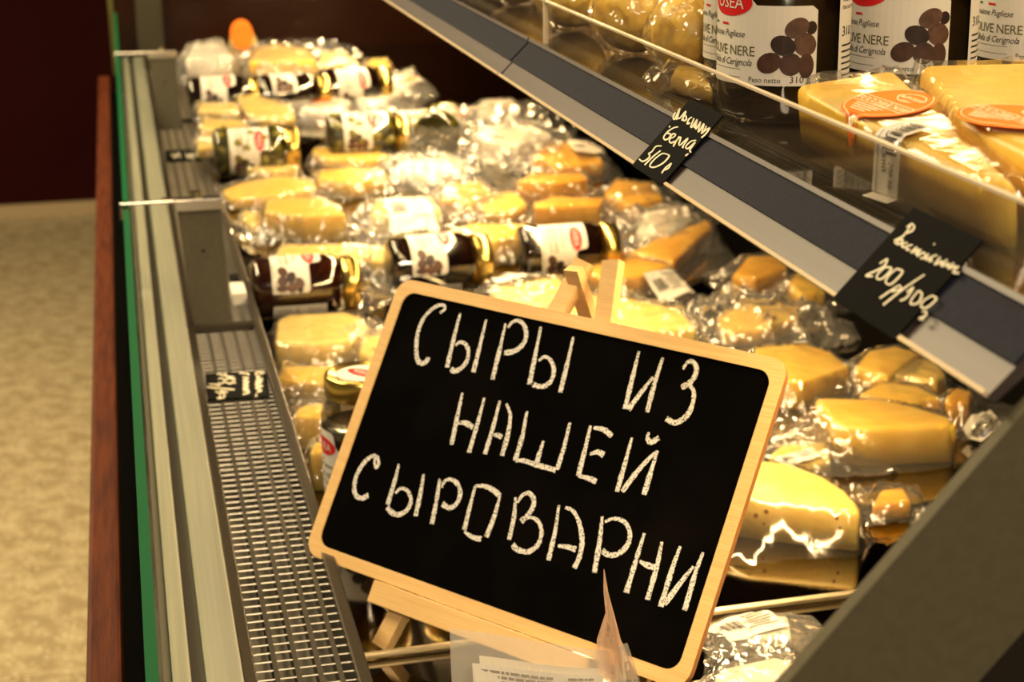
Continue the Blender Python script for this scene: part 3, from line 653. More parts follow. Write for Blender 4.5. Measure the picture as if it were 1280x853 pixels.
def drape(parent, polyL, H, bag, seed, puff, crk, fm, dome=False, cell=.0042, pad=.0014):
    """film lying over the cheese: a stretched membrane with folds"""
    rng = np.random.RandomState(seed); R_ = random.Random(seed)
    xs = [p[0] for p in polyL]; ys = [p[1] for p in polyL]
    x0, x1, y0, y1 = min(xs)-bag[0], max(xs)+bag[1], min(ys)-bag[2], max(ys)+bag[3]
    nx = max(14, min(70, int((x1-x0)/cell))); ny = max(14, min(70, int((y1-y0)/cell)))
    gx = np.linspace(x0, x1, nx); gy = np.linspace(y0, y1, ny); X, Y = np.meshgrid(gx, gy, indexing='ij')
    ins = np.zeros(X.shape, bool)
    e = .0022
    for dx, dy in ((0, 0), (e, 0), (-e, 0), (0, e), (0, -e)): ins |= inside(X+dx, Y+dy, polyL)
    obs = np.where(ins, H+pad, 0.0008)
    Z = obs.copy(); src = puff*((x1-x0)/nx)**2*40
    for it in range(170):
        A = Z.copy(); A[1:-1, 1:-1] = .25*(Z[2:, 1:-1]+Z[:-2, 1:-1]+Z[1:-1, 2:]+Z[1:-1, :-2])+src
        Z = np.maximum(A, obs); Z[0, :] = Z[-1, :] = Z[:, 0] = Z[:, -1] = .0015
    free = np.clip((Z-obs)/.012, 0, 1)
    Cr = crinkles(X-(x0+x1)/2, Y-(y0+y1)/2, R_, int(30*crk+6), .0048*crk, x1-x0, y1-y0)
    edge = np.minimum.reduce([X-x0, x1-X, Y-y0, y1-Y])/.02; edge = np.clip(edge, 0, 1)
    Zc = np.maximum(Z+Cr*((.03 if crk < .6 else .22 if crk < 1.5 else .55)+.72*free)*edge+(1-edge)*np.abs(Cr)*1.2, obs)
    Zc = np.maximum(Zc, .0008)
    # soften the outline
    cx, cy = (x0+x1)/2, (y0+y1)/2; nxr = (X-cx)/((x1-x0)/2); nyr = (Y-cy)/((y1-y0)/2)
    q = (np.abs(nxr)**6+np.abs(nyr)**6)**(1/6.); rr = np.maximum(np.abs(nxr), np.abs(nyr)); k = np.where(q > 1e-6, rr/np.maximum(q, 1e-6), 1)
    wob = 1+.035*np.sin(5*np.arctan2(nyr, nxr)+seed)*rr**4
    kk = 1+(k-1)*rr**3
    X2 = cx+(X-cx)*kk*wob; Y2 = cy+(Y-cy)*kk*wob
    V = np.stack([X2, Y2, Zc], -1).reshape(-1, 3); Fc = [(i*ny+j, (i+1)*ny+j, (i+1)*ny+j+1, i*ny+j+1) for i in range(nx-1) for j in range(ny-1)]
    if crk >= .9:                               # crisp folded film: small flat facets
        J = np.stack([X2, Y2, Zc], -1); J[1:-1, 1:-1, :2] += rng.uniform(-.33, .33, (nx-2, ny-2, 2))*cell; V = J.reshape(-1, 3)
        V[:, 2] = np.maximum(V[:, 2]+rng.uniform(-.0002, .0009, len(V))*crk*free.reshape(-1), .0008)
        Fc = [t_ for q_ in Fc for t_ in ((q_[0], q_[1], q_[2]), (q_[0], q_[2], q_[3])) ] if seed % 2 else [t_ for q_ in Fc for t_ in ((q_[0], q_[1], q_[3]), (q_[1], q_[2], q_[3]))]
    o = mesh('bag', V.tolist(), Fc, fm, parent, crk < .9)
    S = Sheet(); S.gx, S.gy, S.Z, S.o = gx, gy, Zc, o
    return S
def samp(S, x, y):
    i = np.clip(np.searchsorted(S.gx, x)-1, 0, len(S.gx)-2); j = np.clip(np.searchsorted(S.gy, y)-1, 0, len(S.gy)-2)
    a = min(1, max(0, (x-S.gx[i])/(S.gx[i+1]-S.gx[i]))); b = min(1, max(0, (y-S.gy[j])/(S.gy[j+1]-S.gy[j]))); Z = S.Z
    return (Z[i, j]*(1-a)*(1-b)+Z[i+1, j]*a*(1-b)+Z[i, j+1]*(1-a)*b+Z[i+1, j+1]*a*b)
def on_sheet(name, S, g_, m, cx, cy, rot, parent, off, step=.0022):
    g_ = move(fine(g_, step), cx, cy, rot)
    V = []
    for x, y in g_[0]:
        e = .0015; gx = (samp(S, x+e, y)-samp(S, x-e, y))/(2*e); gy = (samp(S, x, y+e)-samp(S, x, y-e))/(2*e); l = math.sqrt(gx*gx+gy*gy+1)
        V.append((x-gx/l*off, y-gy/l*off, samp(S, x, y)+off/l+.0002))
    return mesh(name, V, g_[1], m, parent)
def barcode(w_, h_, seed=0, n=16):
    r = random.Random(seed); x = -w_/2; gs = []
    while x < w_/2-.0004:
        b = r.choice((.0004, .0004, .0008, .0012)); gs.append(rect(x+b/2, 0, b, h_)); x += b+r.choice((.0005, .0005, .0009))
    return merge(gs)
def sticker(S, kind, cx, cy, w_, h_, rot, seed):
    stp = .0008 if kind == 'name' else .0022
    t = S.o.parent
    if kind == 'name':                   # long printed strip following the film over the edge of the cheese
        d = (math.cos(rot), math.sin(rot)); tab = [(0.0, 0.0)]
        for sg in (1, -1):
            t_, a_ = 0.0, 0.0; z0_ = samp(S, cx, cy)
            while a_ < w_*.6 and abs(t_) < .06:
                t_ += sg*.0004; z1_ = samp(S, cx+d[0]*t_, cy+d[1]*t_); a_ += math.hypot(.0004, z1_-z0_); z0_ = z1_; tab.append((sg*a_, t_))
        tab.sort(); A_ = [q[0] for q in tab]; T_ = [q[1] for q in tab]
        def strip(name, g_, m, parent, off):
            g_ = fine(g_, .0016); V = []
            for x, y in g_[0]:
                q = float(np.interp(x, A_, T_)); px, py = cx+d[0]*q, cy+d[1]*q; pz = samp(S, px, py); q2 = float(np.interp(x+.001, A_, T_))
                tz = samp(S, cx+d[0]*q2, cy+d[1]*q2)-pz; tx = q2-q; l = math.hypot(tx, tz) or 1
                V.append((px-d[0]*tz/l*off-d[1]*y, py-d[1]*tz/l*off+d[0]*y, pz+tx/l*off))
            return mesh(name, V, g_[1], m, parent)
        lb = strip('label', rect(0, 0, w_, h_), 'paper', t, .0016)
        strip('print', merge([move(barcode(w_*.42, h_*.40, seed), -w_*.24, h_*.20), T('Российский', -w_*.44, -h_*.16, h_*.30), T('200.30', w_*.03, h_*.12, h_*.26), rect(-.0*w_, -h_*.33, w_*.8, .0004)]), 'ink', lb, .0020)
        return
    if kind == 'orange':                 # round orange label with its wording
        r = w_/2
        lb = on_sheet('round_label', S, disc(0, 0, r, h_/2, 40), 'orange', cx, cy, rot, t, .0006)
        if seed < 0: return
        k = r/.026
        gs = [ring(0, 0, r*.94, r*.94, .00035, 48), rect(0, .0012*k, 2*r*.90, .0006*k), rect(0, -.0080*k, 2*r*.86, .0006*k), ring(.004*k, .0125*k, .0105*k, .0068*k, .0005, 40, -.3, 5.4)]
        gs += [T('РОССИЙСКИЙ', 0, -.0060*k, .0070*k, .2, 'CENTER', .95), T('СЫРОВАР', .004*k, .0105*k, .0048*k, 0, 'CENTER')]
        gs += [rect(-.002*k, (-.0110-i*.0026)*k, (.026-i*.004)*k, .0009*k) for i in range(4)]+[rect(.002*k, -.0071*k, .012*k, .0006*k), rect(.004*k, .0078*k, .006*k, .0006*k)]
        on_sheet('lettering', S, merge(gs), 'cream_ink', cx, cy, rot, lb, .0010, .0025)
        return
    if kind == 'strip':                  # white card with an orange band
        lb = on_sheet('card_label', S, rect(0, 0, w_, h_), 'paper', cx, cy, rot, t, .0006)
        on_sheet('orange_band', S, move(disc(0, 0, w_*.46, h_*.20, 24), 0, -h_*.2), 'orange', cx, cy, rot, lb, .0009); return
    lb = on_sheet('label', S, rect(0, 0, w_, h_), 'paper' if kind != 'dim' else 'paper_dim', cx, cy, rot, t, .0006, stp)
    gs = [move(barcode(w_*(.42 if kind == 'name' else .30), h_*.40, seed), -w_*.24, h_*.18 if kind == 'name' else h_*.06)]
    gs += [] if kind == 'name' else [rect(w_*.20, h_*(.36-.11*i), w_*(.48-.1*((i*7+seed) % 3)), min(.0011, h_*.035)) for i in range(6)]
    if kind == 'sheet':
        gs = [rect(0, h_*(.40-.075*i), w_*(.84-.09*((i*5+seed) % 3)), h_*.030) for i in range(11)]
    on_sheet('print', S, merge(gs), 'ink' if kind != 'sheet' else 'grey_ink', cx, cy, rot, lb, .0015, stp)
    if kind == 'name': on_sheet('lettering', S, merge([T('Российский', -w_*.02, -h_*.10, h_*.30), T('200.30', -w_*.40, -h_*.42, h_*.24)]), 'ink', cx, cy, rot, lb, .0018, stp)
    if kind == 'blue': on_sheet('blue_print', S, merge([rect(-w_*.22, -h_*.22, w_*.10, h_*.12), rect(-w_*.05, -h_*.22, w_*.14, h_*.10)]), 'blue_ink', cx, cy, rot, lb, .0011)
_pk = [0]
def pack(label, poly, ht, tone, bag=(.012, .012, .012, .012), lift=0.0, puff=.02, crk=1.0, fm='film', bev=.004, st=(), spots=(), pts3=None, seedo=0, fam='bagged cheeses on the deck', flap=None, cat='cheese', nm='bagged_cheese', cell=.0042, core=True, rl=None):
    """poly: outline of the cheese's top face in the picture; lies on the deck (or on pts3, world points)"""
    _pk[0] += 1; seed = _pk[0]*7+seedo
    W3 = pts3 if pts3 else [hit(u, v, ht+lift) for u, v in poly]
    c = sum(W3, Vector())/len(W3)
    # best plane normal
    A = np.array([list(p-c) for p in W3]); n = Vector(np.linalg.svd(A)[2][2]); n = n if n.z > 0 else -n
    if not pts3 and (n.z < .97): n = Vector((0, 0, 1))
    ex = Vector((1, 0, 0)); ex = (ex-n*ex.dot(n)).normalized(); ey = n.cross(ex); R_ = Matrix((ex, ey, n)).transposed()
    o = c-n*ht
    t = thing(nm, label, cat, o, R_, fam)
    pl = [((p-c).dot(ex), (p-c).dot(ey)) for p in W3]
    ar = sum(pl[i][0]*pl[(i+1) % len(pl)][1]-pl[(i+1) % len(pl)][0]*pl[i][1] for i in range(len(pl)))
    if ar < 0: pl = pl[::-1]
    k = len(pl)
    if core:
        bm = bmesh.new(); vb = [bm.verts.new((x, y, 0.0008)) for x, y in pl]; vt = [bm.verts.new((x, y, ht)) for x, y in pl]
        bm.faces.new(vb[::-1]); bm.faces.new(vt)
        for i in range(k): bm.faces.new((vb[i], vb[(i+1) % k], vt[(i+1) % k], vt[i]))
        try: bmesh.ops.bevel(bm, geom=[e for e in bm.edges if not all(v in vb for v in e.verts)], offset=min(bev, ht*.45), segments=3, affect='EDGES', profile=.5, clamp_overlap=True)
        except Exception: pass
        me = bpy.data.meshes.new('cheese'); bm.to_mesh(me); bm.free(); me.materials.append(M[tone]); co = link('cheese', me, t, True)
        for (x, y, r) in spots:
            r_ = Vector(ray(x, y)); # brown flecks on the front face
            for i in range(k):
                a, b = Vector((*pl[i], 0)), Vector((*pl[(i+1) % k], 0)); e = b-a; nn = Vector((e.y, -e.x, 0)).normalized()
                eye = R_.inverted() @ (Vector((0, 0, ZC))-o); dd = R_.inverted() @ r_
                if dd.dot(nn) > -1e-6: continue
                s_ = (a-eye).dot(nn)/dd.dot(nn); q = eye+dd*s_; f_ = (q-a).dot(e)/e.length_squared
                if 0 <= f_ <= 1 and 0 < q.z < ht:
                    tg = e.normalized(); mesh('rind_fleck', [q+nn*.0003+tg*r*math.cos(w_)+Vector((0, 0, 1))*r*math.sin(w_) for w_ in [i_*.7 for i_ in range(9)]], [tuple(range(9))], 'spot', co); break
    S = drape(t, pl, ht if core else ht, bag, seed, puff, crk, fm, cell=cell, pad=.0014 if crk < 1.5 else .0032)
    for j, s_ in enumerate(st):
        kind, u, v, w_, h_, rot = s_[:6]
        r_ = Vector(ray(u, v)); eye = Vector((0, 0, ZC)); q = None
        lo_t, hi_t = .3, 5.0
        inv = R_.inverted(); e0 = inv @ (eye-o); d0 = inv @ r_/F
        tt = None; prev = None
        for i in range(900):                       # march the sight line down to the film
            tq = .45+i*.005; p = e0+d0*tq
            if S.gx[0] <= p.x <= S.gx[-1] and S.gy[0] <= p.y <= S.gy[-1] and p.z <= samp(S, p.x, p.y): tt = tq; break
        if tt is None:
            tq = (ht-e0.z)/d0.z; p = e0+d0*tq
        sticker(S, kind, p.x, p.y, w_, h_, math.radians(rot), s_[6] if len(s_) > 6 else seed+j)
    if rl:                                     # round label standing up on the bag's shoulder
        c0 = R_.inverted() @ (at_y(rl[0], rl[1], min(p_.y for p_ in W3)-.03)-o); g_ = disc(0, 0, .0225, .029, 26)
        mesh('round_label', [(c0.x+x, c0.y+.25*y-.15*x*x/.02, c0.z+y) for x, y in g_[0]]+[(c0.x+x, c0.y+.0006+.25*y-.15*x*x/.02, c0.z+y) for x, y in g_[0]], [g_[1][0], tuple(q+26 for q in g_[1][0][::-1])], 'orange', t)
    if flap:
        for (ua, va, ub, vb_, hgt, ln) in flap: add_flap(t, o, R_, ua, va, ub, vb_, hgt, ln, seed, ht+lift)
    return t
def add_flap(t, o, R_, ua, va, ub, vb_, hgt, ln, seed, up):
    """loose crumpled end of a bag standing up from its edge; ln leans it (x, y)"""
    a, b = hit(ua, va, up*.3), hit(ub, vb_, up*.3); rng = random.Random(seed*13+int(ua)); n, m_ = 20, 12; V = []
    fr_ = [(rng.uniform(4, 15), rng.uniform(-5, 5), rng.uniform(0, 6), rng.uniform(.4, 1)) for _ in range(5)]
    wid = (b-a).length; tipf = [rng.uniform(.55, 1.0) for _ in range(n+1)]
    def tri(x): x = x % 1.0; return abs(2*x-1)-.5
    for i in range(n+1):
        for j in range(m_+1):
            s_, q = i/n, j/m_
            f_ = sum(k_*tri((fx*s_+fy*q)/3.0+ph) for fx, fy, ph, k_ in fr_)
            tip = .75+.25*tipf[i]*(1 if i % 3 else .8)
            p = a+(b-a)*(s_+(.5-s_)*.22*q)+Vector((ln[0]*q, ln[1]*q, hgt*tip*(q-.25*q*q)))
            d = min(.012, wid*.14)*f_*(.25+.75*q); p += Vector((.35*d, d, .45*d*(1-q)))+Vector((rng.uniform(-1, 1), rng.uniform(-1, 1), rng.uniform(-1, 1)))*.0009
            V.append(R_.inverted() @ (p-o))
    ix = lambda i, j: i*(m_+1)+j
    mesh('bag_flap', V, [t_ for i in range(n) for j in range(m_) for t_ in ((ix(i, j), ix(i+1, j), ix(i+1, j+1)), (ix(i, j), ix(i+1, j+1), ix(i, j+1)))], 'film_flap', t)

B = lambda l, r=None, f=None, b=None: (l, r if r is not None else l, f if f is not None else l, b if b is not None else l)
# --- near right
pack('large bagged yellow cheese piece with brown flecks, right of the chalkboard', [(893, 618), (939, 625), (1077, 641), (1074, 629), (1058, 612), (1030, 594), (986, 578), (940, 573), (893, 580)], .034, 'pale', B(.008, .008, .006, .012), puff=.005, crk=.5, fm='film_tight', bev=.006, spots=((945, 645, .0022), (958, 640, .002), (1046, 648, .0014), (955, 655, .0014), (1050, 660, .0012)))
pack('large bagged yellow wedge beside the sloping side frame', [(1046, 532), (1085, 536), (1198, 531), (1187, 521), (1146, 508), (1099, 498), (1018, 497)], .036, 'yellow', B(.05, .008, .014, .012), puff=.01, crk=.8, bev=.005, flap=((1010, 560, 1085, 575, .028, (-.02, -.01)),))
pack('bagged yellow piece touching the upper right corner of the chalkboard', [(943, 434), (1005, 428), (1040, 440), (1062, 458), (1002, 478), (948, 470)], .030, 'yellow', B(.02, .03, .02, .02), puff=.02, crk=1, st=(('blue', 1012, 426, .045, .018, 12),), flap=((960, 485, 1060, 490, .018, (.02, -.005)),))
pack('bagged yellow piece under loose film below the price rail', [(1068, 458), (1085, 438), (1120, 432), (1150, 441), (1110, 471)], .030, 'yellow', B(.02, .015, .02, .02), puff=.03, flap=((1060, 480, 1150, 470, .022, (.02, .01)),))
pack('pale bagged piece under the far edge of the price rail', [(1110, 468), (1150, 446), (1172, 452), (1183, 468), (1170, 476)], .026, 'pale', B(.012, .012, .012, .02))
pack('bagged yellow piece behind the large wedge by the side frame', [(1072, 494), (1099, 477), (1146, 481), (1176, 497), (1120, 505)], .028, 'yellow', B(.015, .02, .012, .012))
pack('small deep yellow bagged piece at the deck\'s right end', [(1182, 494), (1195, 484), (1216, 489), (1213, 501), (1185, 506)], .030, 'deep', B(.01, .06, .02, .02), puff=.03, st=(('blue', 1232, 540, .04, .022, 25),), flap=((1190, 560, 1250, 530, .015, (.02, .01)),))
pack('flat empty bag end with a barcode label behind the flecked cheese', [(960, 570), (975, 556), (1030, 552), (1040, 572), (1000, 580)], .014, 'pale', B(.03, .05, .015, .015), puff=.03, crk=1.3, st=(('label', 998, 573, .04, .02, 20),), flap=((955, 550, 1060, 545, .02, (.01, .02)),))
pack('crumpled clear bag between the flecked cheese and the side frame', [(1090, 630), (1100, 612), (1130, 608), (1140, 626)], .016, 'deep', B(.012, .02, .02, .02), puff=.04, crk=1.4)
# --- near bottom right, in front of the rod
pack('clear bag with a barcode label just in front of the divider rod', [(900, 800), (915, 772), (985, 768), (990, 795)], .008, 'white', B(.012, .02, .012, .008), puff=.01, crk=.7, fm='film_hazy', st=(('label', 935, 785, .05, .03, 15),), flap=((880, 815, 960, 800, .012, (0, .01)),))
pack('white bagged piece in the lowest right corner under the board', [(880, 870), (900, 835), (970, 820), (1000, 830), (980, 880)], .022, 'white', B(.012, .02, .01, .015), puff=.03, crk=1.2, fm='film_hazy', flap=((880, 850, 1000, 820, .012, (0, .02)),))
# --- behind the sign
pack('pale yellow bagged wedge lying before the stacked blocks in the middle', [(562, 286), (592, 279), (660, 279), (690, 290), (640, 297), (614, 303)], .028, 'yellow', B(.02), puff=.02)
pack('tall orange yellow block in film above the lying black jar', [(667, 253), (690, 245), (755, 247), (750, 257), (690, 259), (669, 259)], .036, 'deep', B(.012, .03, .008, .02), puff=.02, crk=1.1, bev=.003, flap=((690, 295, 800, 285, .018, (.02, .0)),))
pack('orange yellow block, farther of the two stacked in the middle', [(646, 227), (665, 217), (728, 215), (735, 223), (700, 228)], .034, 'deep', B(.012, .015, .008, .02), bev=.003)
pack('low pale yellow piece left of the orange blocks', [(600, 256), (615, 241), (645, 239), (660, 255), (640, 263), (605, 263)], .018, 'yellow', B(.03, .01, .015, .02), puff=.03, crk=1.3)
pack('orange yellow wedge right behind the easel top with a white price label', [(735, 339), (740, 326), (785, 319), (838, 330), (800, 344), (750, 348)], .030, 'deep', B(.012, .025, .03, .012), puff=.02, crk=.9, st=(('label', 836, 357, .052, .036, 28),))
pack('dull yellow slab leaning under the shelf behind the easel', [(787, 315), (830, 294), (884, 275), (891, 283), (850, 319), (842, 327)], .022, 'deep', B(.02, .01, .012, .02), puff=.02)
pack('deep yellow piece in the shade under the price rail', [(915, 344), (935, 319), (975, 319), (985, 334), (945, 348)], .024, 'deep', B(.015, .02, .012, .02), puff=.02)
pack('small yellow piece peeping out below the rail by the crinkled bag', [(985, 352), (1000, 337), (1028, 350), (1032, 364), (1000, 368)], .024, 'yellow', B(.012, .02, .012, .02))
pack('bright yellow piece in crinkled film right behind the board\'s top edge', [(690, 374), (760, 367), (850, 386), (872, 411), (760, 412), (690, 394)], .030, 'pale', B(.02, .02, .02, .012), puff=.02, crk=2.0, flap=((690, 405, 790, 420, .018, (.0, .02)), (790, 415, 880, 420, .022, (.02, .01)),))
pack('big shiny clear bag behind the board\'s upper right edge', [(895, 396), (930, 380), (990, 382), (1005, 396), (950, 412), (905, 414)], .018, 'yellow', B(.03, .05, .035, .05), puff=.07, crk=2.4, fm='film_hazy', flap=((905, 415, 1040, 400, .02, (.03, .02)),))
pack('pale crinkled bag behind the board with a white label and blue dot', [(612, 356), (640, 347), (700, 347), (714, 369), (690, 386), (620, 377)], .028, 'pale', B(.03, .015, .015, .012), puff=.03, crk=1.7, st=(('blue', 640, 346, .055, .034, 14),), flap=((580, 395, 690, 400, .02, (.0, .015)),))
pack('clear crumpled bag of pale cheese behind the board\'s left corner', [(448, 440), (456, 420), (500, 412), (515, 440), (480, 452)], .026, 'pale', B(.012, .012, .02, .07), puff=.09, crk=2.0, flap=((445, 400, 500, 375, .035, (.0, .02)), (440, 440, 490, 420, .03, (-.01, .02)),))
pack('clear bag drawn over the black jar behind the board\'s corner', [(500, 345), (505, 335), (560, 330), (565, 343)], .012, 'pale', B(.03, .02, .02, .03), puff=.10, crk=1.4, fm='film', flap=((490, 355, 560, 350, .05, (.0, .02)),))
# --- left column
pack('pale yellow block right beside the wire grille below the red jar', [(343, 429), (347, 399), (362, 393), (432, 390), (455, 398), (463, 411), (440, 424), (400, 429)], .026, 'pale', B(.01, .012, .012, .012), puff=.012, crk=.7, bev=.005)
pack('flat golden piece in front of the pale block by the grille', [(345, 474), (352, 457), (440, 456), (462, 466), (430, 480)], .020, 'yellow', B(.012, .012, .03, .008), puff=.02, crk=1.2, flap=((345, 492, 420, 490, .014, (.0, -.01)),))
pack('bagged yellow cube whose bag tip pokes over the grille', [(365, 520), (372, 509), (398, 502), (408, 508), (404, 521)], .033, 'yellow', B(.02, .006, .012, .02), puff=.03, crk=1.1, flap=((322, 522, 392, 530, .020, (-.03, .0)),))
pack('yellow strip of cheese beside the upright jar, nearest the grille', [(386, 566), (392, 552), (408, 552), (408, 566)], .036, 'yellow', B(.012, .004, .012, .01), puff=.02)
# --- middle left
pack('golden block in film left of the bright barcode label', [(330, 265), (335, 248), (400, 246), (420, 254), (432, 268), (380, 270)], .036, 'yellow', B(.02, .02, .01, .015), puff=.015, crk=.9, bev=.003, flap=((300, 300, 335, 310, .02, (-.02, .0)), (415, 300, 470, 285, .022, (.03, .0)),))
pack('small pale wedge at the left end of the golden block', [(303, 270), (304, 262), (326, 265), (329, 277), (315, 282)], .020, 'pale', B(.012, .006, .015, .01))
pack('flat golden wedge behind the golden block, beside the glass post', [(278, 237), (300, 228), (350, 219), (392, 224), (395, 233), (350, 243), (290, 248)], .018, 'yellow', B(.012, .012, .01, .012))
pack('golden slab right of the flat wedge and below the green jars', [(396, 223), (400, 212), (440, 208), (478, 212), (483, 220), (440, 229)], .024, 'yellow', B(.02, .02, .012, .012), crk=1.1, flap=((450, 240, 520, 228, .022, (.03, .01)),))
pack('golden slab touching the right green jar', [(390, 188), (400, 183), (470, 188), (487, 193), (460, 200), (405, 198)], .020, 'yellow', B(.012, .03, .01, .012), crk=1.1, flap=((470, 212, 540, 205, .03, (.03, .02)),))
pack('small pale block under the labelled green jar', [(306, 209), (311, 201), (362, 203), (372, 207), (340, 213)], .022, 'pale', B(.01))
pack('pale slab directly behind the red jar', [(343, 319), (352, 306), (440, 304), (490, 311), (440, 323)], .022, 'pale', B(.03, .01, .008, .01), puff=.02)
pack('pale wedge behind the red jar\'s lid', [(462, 326), (468, 309), (530, 295), (553, 301), (540, 315), (505, 326)], .024, 'pale', B(.012, .012, .012, .012), puff=.03, crk=1.2, flap=((450, 345, 520, 335, .03, (.0, .01)),))
pack('bright bag with a big white barcode label in the middle of the deck', [(462, 268), (470, 250), (540, 246), (552, 264), (505, 272)], .030, 'pale', B(.025, .02, .055, .03), puff=.05, crk=1.4, fm='film_hazy', st=(('label', 513, 262, .060, .085, 0),), flap=((440, 285, 475, 300, .02, (-.02, .01)), (535, 300, 590, 285, .03, (.03, .01)),))
pack('big silvery crumpled bag at the back of the deck', [(590, 172), (605, 156), (660, 154), (690, 170), (640, 182)], .03, 'white', B(.05, .05, .04, .04), puff=.08, crk=2.2, fm='film_hazy', flap=((560, 186, 690, 175, .085, (0, .03)), (600, 178, 700, 172, .075, (.04, .02)), (535, 192, 610, 184, .09, (-.01, .02)), (540, 200, 640, 190, .03, (-.02, .01)),))
pack('grey crumpled bag with a paper label left of the silvery one', [(490, 213), (500, 200), (570, 195), (590, 210), (530, 222)], .016, 'white', B(.03, .03, .02, .05), puff=.06, crk=1.6, fm='film_hazy', st=(('dim', 600, 200, .05, .05, 20),), flap=((500, 206, 605, 200, .075, (.0, .0)), (480, 232, 600, 222, .03, (.01, .02)), (540, 222, 640, 210, .035, (.02, .02)),))
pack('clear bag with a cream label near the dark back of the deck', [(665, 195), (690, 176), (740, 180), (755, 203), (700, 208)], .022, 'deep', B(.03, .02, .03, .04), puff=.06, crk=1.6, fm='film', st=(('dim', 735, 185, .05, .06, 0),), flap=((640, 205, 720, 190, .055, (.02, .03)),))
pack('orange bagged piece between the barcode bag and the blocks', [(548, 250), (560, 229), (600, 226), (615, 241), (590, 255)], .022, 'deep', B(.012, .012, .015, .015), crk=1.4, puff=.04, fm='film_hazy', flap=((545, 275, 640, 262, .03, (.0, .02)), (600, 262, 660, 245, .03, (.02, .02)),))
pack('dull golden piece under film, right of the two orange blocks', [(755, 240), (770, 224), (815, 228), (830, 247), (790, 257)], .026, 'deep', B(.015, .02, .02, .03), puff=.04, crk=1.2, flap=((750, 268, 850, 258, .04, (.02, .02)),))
pack('hazy crumpled bag under the shelf beside the black jar', [(795, 290), (806, 265), (850, 256), (868, 274), (840, 296)], .022, 'white', B(.025, .02, .02, .03), puff=.09, crk=1.8, fm='film_hazy', flap=((790, 305, 870, 290, .045, (.01, .02)), (820, 290, 900, 280, .04, (.02, .03)),))
# --- far end
pack('small pale piece just below the farthest left black jar', [(247, 138), (250, 128), (295, 128), (300, 139)], .014, 'pale', B(.01), lift=.03)
pack('pale piece left behind the labelled green jar', [(250, 159), (255, 147), (300, 149), (313, 158), (280, 165)], .020, 'pale', B(.01), lift=.03)
pack('pale leaf shaped slab tilted in front of the middle far jar', [(297, 120), (320, 118), (360, 130), (369, 146), (335, 149), (310, 141)], .014, 'pale', B(.008, .012, .008, .008), lift=.036)
pack('pale sliver wedged left of the labelled green jar', [(246, 186), (250, 166), (268, 164), (270, 184)], .016, 'pale', B(.006), lift=.02)
pack('white crumpled packet at the far left end', [(232, 74), (240, 56), (275, 52), (290, 70)], .048, 'white', B(.02), puff=.05, crk=1.8, fm='film_hazy')
pack('pale packet at the far end with a round orange label standing up', [(288, 50), (292, 41), (316, 41), (320, 49)], .060, 'pale', B(.012, .012, .012, .012), puff=.02, fm='film_hazy', rl=(302, 43))
pack('yellow piece in the big clear bag at the far end', [(312, 77), (325, 58), (345, 55), (385, 62), (394, 76)], .050, 'yellow', B(.012, .012, .01, .02), puff=.05, fm='film_hazy', flap=((300, 82, 440, 82, .065, (.0, .05)),))
pack('pale piece under the raised film at the far end', [(396, 80), (402, 66), (430, 64), (450, 79)], .040, 'pale', B(.03, .012, .012, .03), puff=.10, fm='film_hazy', flap=((350, 75, 455, 72, .03, (.0, .05)),))
pack('gold packet at the far end right of the jars', [(455, 84), (462, 74), (482, 72), (488, 82)], .03, 'yellow', B(.01), puff=.03)
for lb, pl, stx in (('white packet with an orange band before the far jars', [(375, 136), (385, 119), (425, 113), (438, 126), (420, 139)], (405, 126, .055, .045, 15)),
                    ('packet with an orange band below the tilted far jar', [(445, 124), (452, 112), (490, 104), (500, 116), (475, 126)], (470, 116, .055, .045, 25)),
                    ('packet with an orange band standing steeply at the far right', [(488, 108), (494, 92), (515, 84), (522, 100), (508, 108)], (506, 98, .04, .06, 60)),
                    ('packet with an orange band above the right green jars', [(495, 148), (502, 138), (532, 136), (538, 146), (515, 151)], (515, 144, .05, .04, 0)),
                    ('packet with an orange band in the dark far corner', [(596, 138), (604, 125), (640, 123), (650, 135), (625, 140)], (622, 131, .05, .04, 10))):
    pack(lb, pl, .022, 'white', B(.015), puff=.03, crk=1, fm='film_hazy', st=(('strip', *stx),), fam='orange banded packets')
# --- small white plug and tag behind the glass post
c = P(296, 372, .515); t = thing('tag_holder', 'small white tag holder clipped beside the glass post', 'holder', c)
MB().box((-.006, -.02, -.004), (.010, .03, .010)).build('body', 'paper', t, bevel=.001); MB().box((-.004, .034, -.002), (.006, .06, .012)).build('tag', 'black', t, bevel=.0005)

